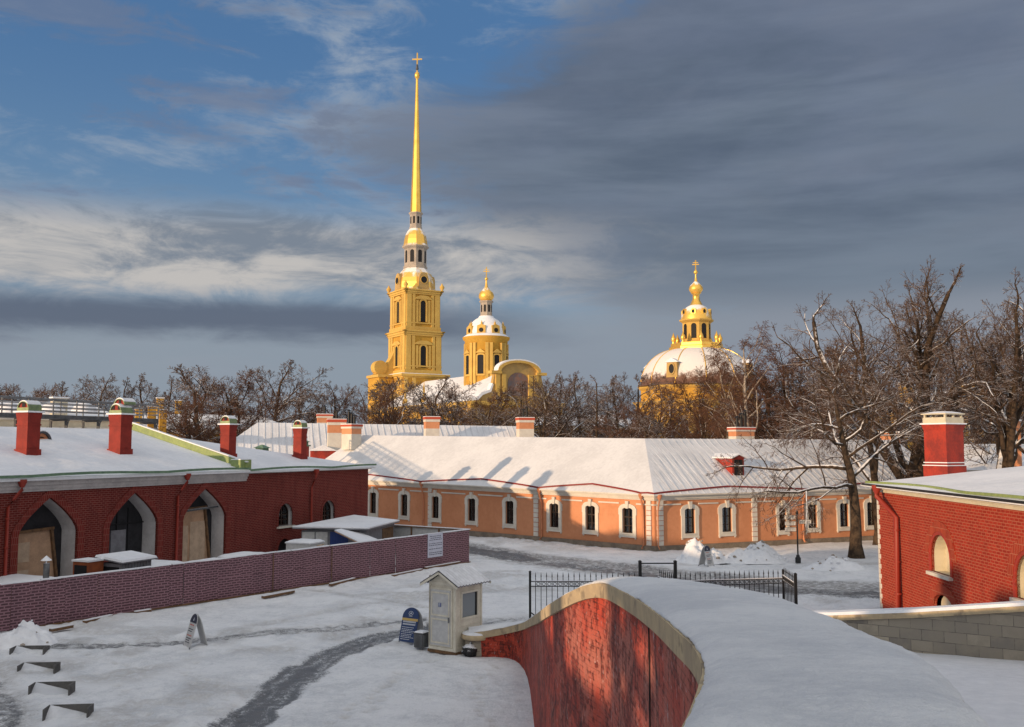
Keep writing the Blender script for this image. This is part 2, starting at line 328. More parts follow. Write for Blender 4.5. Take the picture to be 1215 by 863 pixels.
# ------------------------------------------------------------------ mesh builder
class MB:
    def __init__(s): s.v = []; s.f = []; s.m = []; s.sm = []
    def face(s, pts, mi=0, smooth=False):
        b = len(s.v); s.v += [tuple(p) for p in pts]; s.f.append(tuple(range(b, b+len(pts)))); s.m.append(mi); s.sm.append(smooth)
    def mesh(s, vs, fs, mi=0, smooth=False):
        b = len(s.v); s.v += [tuple(p) for p in vs]
        for f in fs: s.f.append(tuple(b+i for i in f)); s.m.append(mi); s.sm.append(smooth)
    def hexa(s, p, mi=0):      # 8 points: bottom 4, top 4
        s.mesh(p, [(3,2,1,0),(4,5,6,7),(0,1,5,4),(1,2,6,5),(2,3,7,6),(3,0,4,7)], mi)
    def box(s, x0, x1, y0, y1, z0, z1, mi=0):
        s.hexa([(x0,y0,z0),(x1,y0,z0),(x1,y1,z0),(x0,y1,z0),(x0,y0,z1),(x1,y0,z1),(x1,y1,z1),(x0,y1,z1)], mi)
    def obox(s, c, ex, ey, a, b, z0, z1, mi=0, ta=None, tb=None):   # c centre (x,y); ex, ey unit 2D dirs; half sizes; ta,tb top half sizes
        ta = a if ta is None else ta; tb = b if tb is None else tb
        q = lambda u, v, z: (c[0]+ex[0]*u+ey[0]*v, c[1]+ex[1]*u+ey[1]*v, z)
        s.hexa([q(-a,-b,z0),q(a,-b,z0),q(a,b,z0),q(-a,b,z0),q(-ta,-tb,z1),q(ta,-tb,z1),q(ta,tb,z1),q(-ta,tb,z1)], mi)
    def bar(s, p, q, w, h=None, mi=0):
        p, q = Vector(p), Vector(q); h = w if h is None else h; d = (q-p).normalized()
        u = d.cross(V(0,0,1)); u = V(1,0,0) if u.length < .01 else u.normalized(); k = u.cross(d).normalized()
        o = [u*a*w/2+k*b*h/2 for a, b in ((-1,-1),(1,-1),(1,1),(-1,1))]
        s.mesh([p+x for x in o]+[q+x for x in o], [(3,2,1,0),(4,5,6,7),(0,1,5,4),(1,2,6,5),(2,3,7,6),(3,0,4,7)], mi)
    def tube(s, pts, rad, k=8, mi=0, cap=True):
        pts = [Vector(p) for p in pts]; n_ = len(pts); rad = rad if isinstance(rad, (list, tuple)) else [rad]*n_
        vs = []
        for i, p in enumerate(pts):
            d = (pts[min(i+1, n_-1)]-pts[max(i-1, 0)]).normalized()
            u = d.cross(V(.13,.21,1) if abs(d.z) < .95 else V(1,.1,0)).normalized(); w_ = d.cross(u)
            vs += [p+(u*math.cos(6.2832*j/k)+w_*math.sin(6.2832*j/k))*rad[i] for j in range(k)]
        fs = [(i*k+j, i*k+(j+1) % k, (i+1)*k+(j+1) % k, (i+1)*k+j) for i in range(n_-1) for j in range(k)]
        s.mesh(vs, fs, mi, True)
        if cap: s.face(vs[:k][::-1], mi); s.face(vs[-k:], mi)
    def lathe(s, prof, c=(0,0,0), k=24, mi=0, a0=0, smooth=True, sx=1, sy=1):
        vs = []
        for r, z in prof:
            vs += [(c[0]+sx*r*math.cos(a0+6.28319*j/k), c[1]+sy*r*math.sin(a0+6.28319*j/k), c[2]+z) for j in range(k)]
        fs = [(i*k+j, i*k+(j+1) % k, (i+1)*k+(j+1) % k, (i+1)*k+j) for i in range(len(prof)-1) for j in range(k)]
        s.mesh(vs, fs, mi, smooth)
        if prof[0][0] > .001: s.face(vs[:k][::-1], mi)
        if prof[-1][0] > .001: s.face(vs[-k:], mi)
    def prism(s, poly, fn, o0, o1, mi=0):       # poly: list of 2D; fn(a,b,o) -> point
        A = [fn(a, b, o0) for a, b in poly]; B = [fn(a, b, o1) for a, b in poly]; k = len(poly)
        s.mesh(A+B, [tuple(range(k))[::-1], tuple(range(k, 2*k))]+[(i, (i+1) % k, k+(i+1) % k, k+i) for i in range(k)], mi)
    def ring(s, inner, outer, fn, o0, o1, mi=0, close=True):
        k = len(inner); A = [fn(a,b,o1) for a,b in inner]; B = [fn(a,b,o1) for a,b in outer]; A0 = [fn(a,b,o0) for a,b in inner]; B0 = [fn(a,b,o0) for a,b in outer]
        fs = []
        for i in range(k if close else k-1):
            j = (i+1) % k; fs += [(i,j,k+j,k+i), (i,2*k+i,2*k+j,j), (k+i,k+j,3*k+j,3*k+i)]
        if not close: fs += [(0,k,3*k,2*k), (k-1,3*k-1,4*k-1,2*k-1)]
        s.mesh(A+B+A0+B0, fs, mi)
    def obj(s, name, mats, parent=None, off=(0,0,0), recalc=True):
        mats = [mats] if isinstance(mats, str) else mats
        off = Vector(off); me = bpy.data.meshes.new(name)
        me.from_pydata([tuple(Vector(v)-off) for v in s.v], [], s.f)
        for m_ in mats: me.materials.append(M[m_])
        me.polygons.foreach_set('material_index', s.m); me.polygons.foreach_set('use_smooth', s.sm)
        if recalc:
            bm = bmesh.new(); bm.from_mesh(me); bmesh.ops.recalc_face_normals(bm, faces=bm.faces); bm.to_mesh(me); bm.free()
        uv = me.uv_layers.new(name='UVMap').data
        for p in me.polygons:
            nn = p.normal; h = math.hypot(nn.x, nn.y)
            t = V(-nn.y/h, nn.x/h, 0) if h > .02 else V(1,0,0)
            if t.x < 0 or (abs(t.x) < 1e-3 and t.y < 0): t = -t
            b2 = nn.cross(t)
            if b2.z < 0: b2 = -b2
            for li in p.loop_indices:
                q = Vector(me.vertices[me.loops[li].vertex_index].co)+off
                uv[li].uv = (q.dot(t), q.dot(b2))
        o = bpy.data.objects.new(name, me); C.objects.link(o)
        if parent: o.parent = parent
        else: o.location = off
        return o
def tag(o, label=None, cat=None, group=None, kind=None):
    if label: o['label'] = label
    if cat: o['category'] = cat
    if group: o['group'] = group
    if kind: o['kind'] = kind
    return o
def thing(name, label, cat, loc=(0,0,0), rz=0, group=None):
    o = bpy.data.objects.new(name, None); C.objects.link(o); o.location = loc; o.rotation_euler = (0,0,rz); o.empty_display_size = .5
    return tag(o, label, cat, group)
def dup(o, loc=None, rz=None, scale=None, label=None, parent=None):
    c = o.copy(); C.objects.link(c)
    if parent: c.parent = parent
    if loc is not None: c.location = loc
    if rz is not None: c.rotation_euler = (0,0,rz)
    if scale is not None: c.scale = scale if isinstance(scale, (tuple, list)) else (scale,)*3
    if label: c['label'] = label
    for ch in list(o.children): dup(ch, parent=c)
    return c

class Fac:
    """vertical facade plane; s along, h nominal height, o outwards"""
    def __init__(s, P0, P1, zb=(0,0), zt=(4,4), H=4.0, toward=(0,0)):
        s.p0 = V(P0[0], P0[1], 0); d = V(P1[0], P1[1], 0)-s.p0; s.L = d.length; s.d = d.normalized()
        s.n = V(s.d.y, -s.d.x, 0)
        if (V(toward[0], toward[1], 0)-s.p0).dot(s.n) < 0: s.n = -s.n
        s.zb, s.zt, s.H = zb, zt, H
    def __call__(s, a, h, o=0):
        t = a/s.L; b = s.zb[0]+(s.zb[1]-s.zb[0])*t; e = s.zt[0]+(s.zt[1]-s.zt[0])*t
        p = s.p0+s.d*a+s.n*o; p.z = b+h*(e-b)/s.H; return p
    def s_(s, px):        # along-distance where the picture column px meets the plane (level of the eye line)
        r = ray(px, 600); a = r.x/r.y
        return (a*s.p0.y-s.p0.x)/(s.d.x-a*s.d.y)
    def wall(s, mb, holes=(), h0=0, h1=None, s0=0, s1=None, mi=0, depth=.25, rmi=None):
        h1 = s.H if h1 is None else h1; s1 = s.L if s1 is None else s1
        out = [(s0,h0),(s1,h0),(s1,h1),(s0,h1)]; loops = [out]+[list(h) for h in holes]
        flat = [q for l in loops for q in l]
        tr = tessellate_polygon([[V(a,b,0) for a,b in l] for l in loops])
        mb.mesh([s(a,b,0) for a,b in flat], [tuple(t) for t in tr], mi)
        for l in holes:
            k = len(l)
            for i in range(k):
                a, b = l[i], l[(i+1) % k]; mb.face([s(*a,0), s(*b,0), s(*b,-depth), s(*a,-depth)], mi if rmi is None else rmi)
    def slab(s, mb, a0, a1, h0, h1, o0, o1, mi=0): mb.prism([(a0,h0),(a1,h0),(a1,h1),(a0,h1)], s, o0, o1, mi)
def arch(a0, a1, h0, hs, kind='round', rise=None, k=12):
    """outline from bottom-left, counter-clockwise, ending top; hs spring height"""
    c = (a0+a1)/2; r = (a1-a0)/2; pts = [(a0,h0),(a1,h0)]
    if kind == 'round': rise = r if rise is None else rise; pts += [(c+r*math.cos(math.pi*i/k), hs+rise*math.sin(math.pi*i/k)) for i in range(k+1)]
    elif kind == 'pointed':
        def g(t): return (1-t)**.62 if False else math.cos(t*math.pi/2*.80)   # right side, t 0..1
        e = math.cos(math.pi/2*.80)
        R_ = [(r*(1-u**1.6), rise*(u**1.6)**.66) for u in [i/(k/2) for i in range(int(k/2)+1)]]
        pts += [(c+x, hs+y) for x, y in R_]+[(c-x, hs+y) for x, y in R_[-2::-1]]
    return pts
def offset_arch(a0, a1, h0, hs, w, kind='round', rise=None, k=12, wb=0):
    return arch(a0-w, a1+w, h0-wb, hs, kind, (rise if rise is not None else (a1-a0)/2)+w, k)
def vnoise(x, y, z=0, oct=4): return noise.fractal(V(x, y, z), 1.0, 2.0, oct)

# ================================================================== GROUND
def polydist(X, Y, pts):
    D = np.full(X.shape, 1e9)
    for (x0,y0),(x1,y1) in zip(pts[:-1], pts[1:]):
        dx, dy = x1-x0, y1-y0; t = np.clip(((X-x0)*dx+(Y-y0)*dy)/(dx*dx+dy*dy), 0, 1)
        D = np.minimum(D, np.hypot(X-x0-t*dx, Y-y0-t*dy))
    return D
def smooth_line(pts, it=3):
    for _ in range(it):
        q = [pts[0]]
        for a, b in zip(pts[:-1], pts[1:]): q += [(a[0]*.75+b[0]*.25, a[1]*.75+b[1]*.25), (a[0]*.25+b[0]*.75, a[1]*.25+b[1]*.75)]
        pts = q+[pts[-1]]
    return pts
def npn(X, Y, s, seed):      # cheap smooth value noise
    rs = np.random.RandomState(seed); T = rs.rand(128,128); x = X/s; y = Y/s
    xi = np.floor(x).astype(int); yi = np.floor(y).astype(int); fx = x-xi; fy = y-yi; fx = fx*fx*(3-2*fx); fy = fy*fy*(3-2*fy)
    g = lambda a, b: T[a % 128, b % 128]
    return (g(xi,yi)*(1-fx)+g(xi+1,yi)*fx)*(1-fy)+(g(xi,yi+1)*(1-fx)+g(xi+1,yi+1)*fx)*fy
def build_ground():
    def ax(a, b, fine, far):
        m = list(np.arange(a, b, fine)); lo = []; hi = []; q = a; st = fine
        while q > -far: st *= 1.35; q -= st; lo.append(q)
        q = b; st = fine
        while q < far: st *= 1.35; q += st; hi.append(q)
        return np.array(lo[::-1]+m+hi)
    xs = ax(-22, 18, .095, 3000); ys = np.concatenate([ax(21, 48, .095, 1)[ax(21, 48, .095, 1) >= 21], []]); ys = ys[ys < 48.0]; ys = np.concatenate([ -np.geomspace(3000, 1, 24), np.arange(0, 21, 1.0), ys, np.arange(48, 82, .16), 82+np.geomspace(.3, 3500, 26)])
    Xg, Yg = np.meshgrid(xs, ys); wet = np.zeros(Xg.shape); dirt = np.zeros(Xg.shape); Zg = np.zeros(Xg.shape)
    def track(pxs, w, s, d=0, dep=.045, edge=.42):
        pts = smooth_line([tuple(G(*p)[:2]) for p in pxs]); D = polydist(Xg, Yg, pts)
        D = D+(npn(Xg,Yg,.7,5)-.5)*.4
        k = np.clip((w/2+edge-D)/(2*edge), 0, 1); k = k*k*(3-2*k)
        st = .62+.75*np.interp(D*6, np.arange(200), np.random.RandomState(int(w*100)).rand(200))*np.clip(npn(Xg,Yg,2.5,8)+.3,0,1)
        np.maximum(wet, k*s*st, out=wet); np.maximum(dirt, k*d, out=dirt); Zg[:] -= k*dep
        rim = np.exp(-((D-w/2-edge)/.3)**2); Zg[:] += rim*dep*.8
    # the dark arc of wheel-worn slush and the greyer one behind it
    track([(235,900),(285,862),(328,822),(372,787),(420,765),(470,751),(530,741)], 1.35, .95)
    track([(-20,771),(90,769),(180,765),(260,758),(340,751),(430,741),(500,735)], 1.15, .56, .6)
    track([(470,751),(545,741),(600,736),(650,731),(760,722),(900,722)], 1.4, .62, .4)
    track([(300,742),(400,722),(500,712),(600,700)], .7, .12, .5, .02)
    track([(380,702),(470,716),(540,726)], .6, .25, .6, .02)
    track([(-70,780),(-25,825),(-8,870),(5,920)], 2.0, .6, .6)
    # road between the yard and the long house
    track([(420,628),(520,646),(610,660),(700,671),(800,682),(900,692),(1000,697),(1100,701)], 4.8, .60, .8, .05, .8)
    track([(520,645),(575,655),(620,663)], 2.6, 1.1, .2, .02)
    track([(650,668),(760,682),(860,692),(960,700),(1080,706)], 2.0, .85, .4, .02, .6)
    track([(520,648),(610,662),(700,675),(800,688),(880,697),(960,705),(1060,712)], .8, .80, 0, .02)
    track([(560,652),(640,661),(740,672),(860,684),(950,690),(1060,694)], .6, .70, 0, .02)
    track([(560,662),(640,673),(740,685),(860,698),(950,706),(1060,716)], .5, .55, 0, .02)
    track([(900,700),(960,703),(1060,706)], 1.6, .7, 0, .02)
    # footprints trailing away from the white board
    for pl in ([(226,772),(229,790),(232,812),(243,832),(262,850)], [(440,845),(470,800),(500,785),(520,782)], [(600,700),(660,690),(720,684)], [(300,863),(240,800),(150,790),(90,775)], [(350,735),(420,715),(520,705),(600,680)], [(360,745),(460,730),(500,740)], [(480,800),(420,840),(380,870)], [(590,790),(560,820),(590,870)], [(640,700),(560,690),(500,700),(430,740)], [(120,800),(170,840),(180,870)]):
        pts = smooth_line([tuple(G(*p)[:2]) for p in pl], 2); L = 0
        for i, (a, b) in enumerate(zip(pts[:-1], pts[1:])):
            nst = max(1, int(math.hypot(b[0]-a[0], b[1]-a[1])/.36))
            for j in range(nst):
                t = j/nst; s_ = .09*(1 if (i+j) % 2 else -1)
                Zg[:] -= .085*np.exp(-((Xg-a[0]-(b[0]-a[0])*t-s_)**2+(Yg-a[1]-(b[1]-a[1])*t)**2)/.011); dirt[:] = np.maximum(dirt, .55*np.exp(-((Xg-a[0]-(b[0]-a[0])*t-s_)**2+(Yg-a[1]-(b[1]-a[1])*t)**2)/.014))
    near = ((Xg > -30) & (Xg < 40) & (Yg > 12) & (Yg < 95)).astype(float)
    Zg += near*((npn(Xg,Yg,3.1,1)-.5)*.12+(npn(Xg,Yg,.9,2)-.5)*.08+(npn(Xg,Yg,.33,3)-.5)*.055+np.where(wet > .3, (npn(Xg,Yg,.22,6)-.5)*.05, 0))
    # trampled, lumpy snow in patches
    patch = np.clip((npn(Xg,Yg,4.5,9)-.5)*5, 0, 1)
    Zg += near*patch*(np.abs(npn(Xg,Yg,.42,4)-.5))*.16
    np.maximum(dirt, near*patch*np.clip((npn(Xg,Yg,1.3,12)-.45)*2.2,0,.5), out=dirt)
    # ploughed ridges beside the pavement and at the fence foot
    fx = polydist(Xg, Yg, [(-19.5,35.7),(-2.3,58.4)]); Zg += .10*np.exp(-(fx/.35)**2)
    ny, nx = Xg.shape; vs = np.stack([Xg.ravel(), Yg.ravel(), Zg.ravel()], 1)
    i = np.arange(nx-1)[None,:]+nx*np.arange(ny-1)[:,None]; fs = np.stack([i, i+1, i+nx+1, i+nx], -1).reshape(-1,4)
    me = bpy.data.meshes.new('ground'); me.vertices.add(len(vs)); me.vertices.foreach_set('co', vs.ravel())
    me.loops.add(fs.size); me.loops.foreach_set('vertex_index', fs.ravel()); me.polygons.add(len(fs))
    me.polygons.foreach_set('loop_start', np.arange(0, fs.size, 4)); me.polygons.foreach_set('loop_total', np.full(len(fs), 4))
    me.update(); me.polygons.foreach_set('use_smooth', [True]*len(fs)); me.materials.append(M['ground'])
    at = me.color_attributes.new('slush', 'FLOAT_COLOR', 'POINT')
    cols = np.zeros((len(vs),4), 'f'); cols[:,0] = wet.ravel(); cols[:,1] = dirt.ravel(); cols[:,3] = 1; at.data.foreach_set('color', cols.ravel())
    o = bpy.data.objects.new('ground', me); C.objects.link(o); tag(o, kind='structure')
build_ground()

# ================================================================== RAMP PARAPET in the foreground
LE = [P(790,905,4.2), P(808,863,4.8), P(816,847,5.1), P(828.5,813.5,5.95), P(832.6,791,6.7), P(821.5,766,7.8), P(802,748,8.8), P(774,724,10.6), P(746,706,12.6), P(715,692.5,14.8),
      P(687,697,15.9), P(653.6,715.5,18.4), P(637,728,22), P(627,735,28.4), P(620,739,31.2), P(606,743,32.6), P(590,746.5,33.0), P(575,749,33.1), P(556,751.5,33.3)]
RE = [P(1215,930,4.2), P(1172,863,4.8), P(1155,845,5.1), P(1125,810,5.95), P(1105,790,6.7), P(1062,767,7.8), P(1020,750,8.8), P(955,722,10.6), P(893,705,12.6), P(835,696,14.8)]
for (x, y, dz) in ((2.85,15.9,0), (2.45,18.4,0), (2.1,22,0), (1.75,28.4,0), (1.45,31.4,0), (.75,33.3,0), (.0,33.9,0), (-.9,34.0,0), (-1.5,34.0,0)):
    i = len(RE); RE.append(V(x, y, LE[i].z))
def resample(A, k=6):
    out = []
    n_ = len(A)
    for i in range(n_-1):
        p0, p1, p2, p3 = A[max(i-1,0)], A[i], A[i+1], A[min(i+2,n_-1)]
        for j in range(k):
            t = j/k; out.append(.5*((2*p1)+(p2-p0)*t+(2*p0-5*p1+4*p2-p3)*t*t+(3*p1-p0-3*p2+p3)*t**3))
    return out+[A[-1]]
LEs, REs = resample(LE), resample(RE)
def side(i, A):   # unit 2D vector from left edge towards right edge
    d = (REs[i]-LEs[i]); d.z = 0; return d.normalized()
parapet = thing('ramp_parapet', 'broad curving red plastered ramp wall with stone coping under thick snow, in the foreground', 'wall', (1.5,15,0))
OFF = parapet.location
mb = MB(); k = 14; rows = []
for i in range(len(LEs)):
    L_, R_ = LEs[i], REs[i]; r = []
    sd = side(i, 0)
    for j in range(k+1):
        t = j/k; p = L_.lerp(R_, t); e = min(t, 1-t)*(R_-L_).length
        p.z += .0 + .07*(1-math.exp(-e/.09)) + .03*math.sin(math.pi*t) + .028*vnoise(p.x*1.1, p.y*.9, 3) + .008*vnoise(p.x*6, p.y*6, 1)
        if j == 0: p -= sd*.02*(1+.5*vnoise(p.y*3, 1, 4)); p.z += .012*vnoise(p.y*5, 2, 2); r.append(p-V(0,0,.03)+sd*.10)
        r.append(p)
    r[-1] += sd*.04; r.append(r[-1]-V(0,0,.14)); r.append(r[-1]-V(0,0,.20)-sd*.03); rows.append(r)
k += 3
vs = [p for r in rows for p in r]; fs = [(i*(k+1)+j, i*(k+1)+j+1, (i+1)*(k+1)+j+1, (i+1)*(k+1)+j) for i in range(len(rows)-1) for j in range(k)]
mb.mesh(vs, fs, 0, True)
snowcap = mb.obj('snow_cap', 'snow_crust', parapet, OFF)
md = snowcap.modifiers.new('s', 'SUBSURF'); md.levels = 1; md.render_levels = 3
for nm_, sz, st_ in (('snow_lumps', .22, .030), ('snow_grain', .045, .014)):
    tx = bpy.data.textures.new(nm_, 'CLOUDS'); tx.noise_scale = sz; tx.noise_depth = 3
    dm_ = snowcap.modifiers.new(nm_, 'DISPLACE'); dm_.texture = tx; dm_.strength = st_; dm_.mid_level = .5; dm_.texture_coords = 'LOCAL'
# coping
mb = MB(); mr = MB()
for i in range(len(LEs)-1):
    A, B = LEs[i], LEs[i+1]; sa, sb = side(i,0), side(i+1,0); th = .22
    q = [A-V(0,0,th), B-V(0,0,th), B+sb*.4-V(0,0,th), A+sa*.4-V(0,0,th), A-V(0,0,.005), B-V(0,0,.005), B+sb*.4-V(0,0,.005), A+sa*.4-V(0,0,.005)]
    mb.mesh(q, [(0,1,5,4),(3,2,1,0),(4,5,6,7)], 0)
    A, B = REs[i], REs[i+1]
    mr.mesh([A-V(0,0,th), B-V(0,0,th), B-V(0,0,.005), A-V(0,0,.005)], [(0,1,2,3)], 0)
mb.obj('coping', 'coping_stone', parapet, OFF); mr.obj('rear_coping', 'coping_stone', parapet, OFF)
# plastered face, inset under the coping
mb = MB()
base = {}
def foot(i):
    p = LEs[i]+side(i,0)*.05; return V(p.x, p.y, 0)
nz = 10
for i in range(len(LEs)-1):
    for j in range(nz):
        def q(ii, jj):
            t = LEs[ii].z-.21; b = V(LEs[ii].x, LEs[ii].y, -.1)+side(ii,0)*(.05); p = b.copy(); p.z = -.1+(t+.1)*jj/nz
            bt = .012*vnoise(p.x*2, p.y*.9, p.z*.8)
            return p+side(ii,0)*bt
        mb.face([q(i,j), q(i+1,j), q(i+1,j+1), q(i,j+1)], 0, True)
mb.obj('plaster_face', 'red_plaster', parapet, OFF)
mb = MB()
for i in range(len(REs)-1):
    a, b = REs[i]-side(i,0)*.04, REs[i+1]-side(i+1,0)*.04
    mb.face([V(a.x,a.y,-.1), V(b.x,b.y,-.1), b-V(0,0,.16), a-V(0,0,.16)])
mb.obj('rear_face', 'ashlar', parapet, OFF)
for px, w_ in ((763,.022),):   # dark joints down the face
    mb = MB()
    best = min(range(len(LEs)-1), key=lambda i: abs(CX+F*LEs[i].x/LEs[i].y-px) if 6 < LEs[i].y < 30 else 1e9)
    i = best
    if px == 763: i = min(range(len(LEs)), key=lambda i: abs(LEs[i].y-11.4))
    if px == 684: i = min(range(len(LEs)), key=lambda i: abs(LEs[i].y-16.0))
    if px == 722: i = min(range(len(LEs)), key=lambda i: abs(LEs[i].y-14.2))
    b = LEs[i]+side(i,0)*.045; t = (LEs[i+1]-LEs[i]); t.z = 0; t.normalize()
    z = LEs[i].z-.26; pr = b.copy()
    zz = z
    while zz > 0:
        z2 = zz-.35; wob = t*(.012*vnoise(zz*2, px)); wob2 = t*(.012*vnoise(z2*2, px)); ww = w_*(.6+.8*abs(vnoise(zz*1.3, px, 3)))
        p0 = V(b.x,b.y,zz)+wob; p1 = V(b.x,b.y,z2)+wob2
        mb.bar(p0, p1, ww, .02); zz = z2
    mb.obj('joint', 'dark', parapet, OFF)
# end pier
mb = MB(); e = P(562,777,32.9); pc = V(-1.2, 33.55, 0)
mb.lathe([(.44,0),(.42,.52),(.40,.55)], pc, 20, 0, sx=.95, sy=.95)
mb.obj('end_pier', 'ashlar', parapet, OFF)
mb = MB(); mb.lathe([(.50,.53),(.52,.56),(.52,.66),(.50,.69)], pc, 20); mb.lathe([(.50,.685),(.46,.74),(.25,.78),(0,.79)], pc, 20, 1)
mb.obj('pier_cap', ['coping_stone','snow_soft'], parapet, OFF)

# ramp surface and its stone side wall, right
mb = MB(); zr = lambda y: 1.85+.05*(25-y)
ys_ = [2+i*.5 for i in range(54)]; xs_ = [2.3+i*.55 for i in range(34)]
vs = []
for y in ys_:
    for x in xs_: vs.append((x, y, zr(y)+.04*vnoise(x*.6, y*.6)+.015*vnoise(x*3,y*3,2)))
nx = len(xs_); fs = [(j*nx+i, j*nx+i+1, (j+1)*nx+i+1, (j+1)*nx+i) for j in range(len(ys_)-1) for i in range(nx-1)]
mb.mesh(vs, fs, 0, True)
a = len(ys_)-1
for i in range(nx-1): mb.face([vs[a*nx+i], vs[a*nx+i+1], (vs[a*nx+i+1][0], ys_[-1]+.6, -.1), (vs[a*nx+i][0], ys_[-1]+.6, -.1)])
tag(mb.obj('ramp', 'snow_soft', None, (10,14,0)), kind='structure')
SW = thing('stone_wall', 'low wall of grey and tan stone blocks with snow on top, in front of the right red house', 'wall', (10,25,0))
a0 = V(4.5, 28.5, 0); pts = [(V(10.1,24.9,0)+V(2.3,-1.5,0)*t) for t in (-2.4,-.73,0,1,2.5,4.2)]
zt = [1.95, 2.44, 2.70, 3.12, 3.62, 4.1]
mb = MB(); mc = MB(); nrm = V(1.5,2.3,0).normalized()
for i in range(5):
    p, q = pts[i], pts[i+1]
    mb.mesh([V(p.x,p.y,-.1), V(q.x,q.y,-.1), V(q.x,q.y,zt[i+1]), V(p.x,p.y,zt[i])], [(0,1,2,3)])
    p2, q2 = p+nrm*.5, q+nrm*.5
    mb.mesh([V(p2.x,p2.y,-.1), V(q2.x,q2.y,-.1), V(q2.x,q2.y,zt[i+1]), V(p2.x,p2.y,zt[i])], [(0,1,2,3)])
    o = -nrm*.06
    mc.hexa([V(*(p+o)[:2],zt[i]), V(*(q+o)[:2],zt[i+1]), V(*(q2-o)[:2],zt[i+1]), V(*(p2-o)[:2],zt[i]), V(*(p+o)[:2],zt[i]+.13), V(*(q+o)[:2],zt[i+1]+.13), V(*(q2-o)[:2],zt[i+1]+.13), V(*(p2-o)[:2],zt[i]+.13)], 0)
    mc.hexa([V(*(p+o*.5)[:2],zt[i]+.132), V(*(q+o*.5)[:2],zt[i+1]+.132), V(*(q2-o*.5)[:2],zt[i+1]+.132), V(*(p2-o*.5)[:2],zt[i]+.132), V(*(p-o)[:2],zt[i]+.2), V(*(q-o)[:2],zt[i+1]+.2), V(*(q2+o)[:2],zt[i+1]+.2), V(*(p2+o)[:2],zt[i]+.2)], 1)
mb.obj('wall_face', 'ashlar', SW, SW.location, recalc=False); mc.obj('coping', ['coping_stone','snow'], SW, SW.location)

# ================================================================== small building helpers
def chimney_arch(parent, c, ex, w, l, z0, z1, caps=1, off=(0,0,0), mats=('red_paint','green_lime','snow_roof','dark','cream'), gap=0):
    """brick stack with moulded head and barrel cap(s); ex = axis towards the near end"""
    ey = V(-ex.y, ex.x, 0); mb = MB()
    mb.obox(c, ex, ey, l/2+.06, w/2+.06, z0-.6, z0+.32, 0); mb.obox(c, ex, ey, l/2, w/2, z0+.32, z1-.55, 0)
    mb.obox(c, ex, ey, l/2+.03, w/2+.03, z1-.75, z1-.68, 0)
    mb.obox(c, ex, ey, l/2, w/2, z1-.55, z1-.12, 0, l/2+.05, w/2+.05)
    ch = mb.obj('chimney', mats[0], parent, off)
    mb = MB(); mb.obox(c, ex, ey, l/2+.13, w/2+.13, z1-.12, z1-.04, 1); mb.obox(c, ex, ey, l/2+.02, w/2+.02, z1-.04, z1+.12, 0)
    for q in range(caps):
        r = w*.5 if caps == 1 else w*.46; cc = V(c[0],c[1],0)+ex*(0 if caps == 1 else (.0 if q == 0 else -.25)); zz = z1+.12+(.32 if q == 1 else 0)
        fn = lambda a, b, o: cc+ey*a+ex*o+V(0,0,b)
        outer = [(r*math.cos(math.pi*i/12), zz+r*.85*math.sin(math.pi*i/12)) for i in range(13)]
        inner = [(r*.90*math.cos(math.pi*i/12), zz+r*.75*math.sin(math.pi*i/12)) for i in range(13)]
        mb.ring(inner, outer, fn, -l/2-.02, l/2+.02, 0, close=False)
        top = [(r*1.0*math.cos(math.pi*i/12), zz+r*.85*math.sin(math.pi*i/12)) for i in range(2,11)]; top2 = [(x*1.0, y+.05*math.sin(math.pi*(i+2)/12)) for i,(x,y) in enumerate(top)]
        mb.ring(top, top2, fn, -l/2-.03, l/2+.0, 1, close=False)
        mb.prism([(r*.9*math.cos(math.pi*i/12), zz+r*.75*math.sin(math.pi*i/12)) for i in range(13)], fn, l/2-.08, l/2-.05, 2)
        for hx in ((0,) if (caps == 1 or q == 1) else (-.2,.2)):
            mb.prism(arch(hx-r*.3/(1 if caps==1 else 1.4), hx+r*.3/(1 if caps==1 else 1.4), zz+.03, zz+.2), fn, l/2-.05, l/2-.03, 3)
    mb.obj('chimney_cap', [mats[1], mats[2], mats[0], mats[3]], ch, (0,0,0) if False else off)
    return ch
def banded_chimney(parent, c, ex, a, b, z0, z1, off, flues=2, fh=.7, dark='iron'):
    ey = V(-ex.y, ex.x, 0); mb = MB(); H = z1-z0
    mb.obox(c, ex, ey, a, b, z0, z0+H*.62, 0); mb.obox(c, ex, ey, a, b, z0+H*.62, z0+H*.84, 1)
    mb.obox(c, ex, ey, a+.06, b+.06, z0+H*.84, z0+H*.92, 0); mb.obox(c, ex, ey, a+.10, b+.10, z0+H*.92, z1, 2); mb.obox(c, ex, ey, a+.08, b+.08, z1+.002, z1+.07, 3)
    ch = mb.obj('chimney', ['stucco_white','ochre','red_band','snow_roof'], parent, off)
    mb = MB()
    for i in range(flues):
        t = (i-(flues-1)/2)*.42; p = V(c[0],c[1],0)+ex*t if flues > 1 else V(c[0],c[1],0)
        h = fh*(1+.25*((i*7) % 3-1)); mb.tube([p+V(0,0,z1), p+V(0,0,z1+h)], .13, 10); mb.lathe([(.22,z1+h+.05),(.20,z1+h+.09),(.0,z1+h+.24)], p, 10); mb.tube([p+V(0,0,z1+h), p+V(0,0,z1+h+.08)], .05, 6)
    mb.obj('flue', dark, ch, off)
    return ch
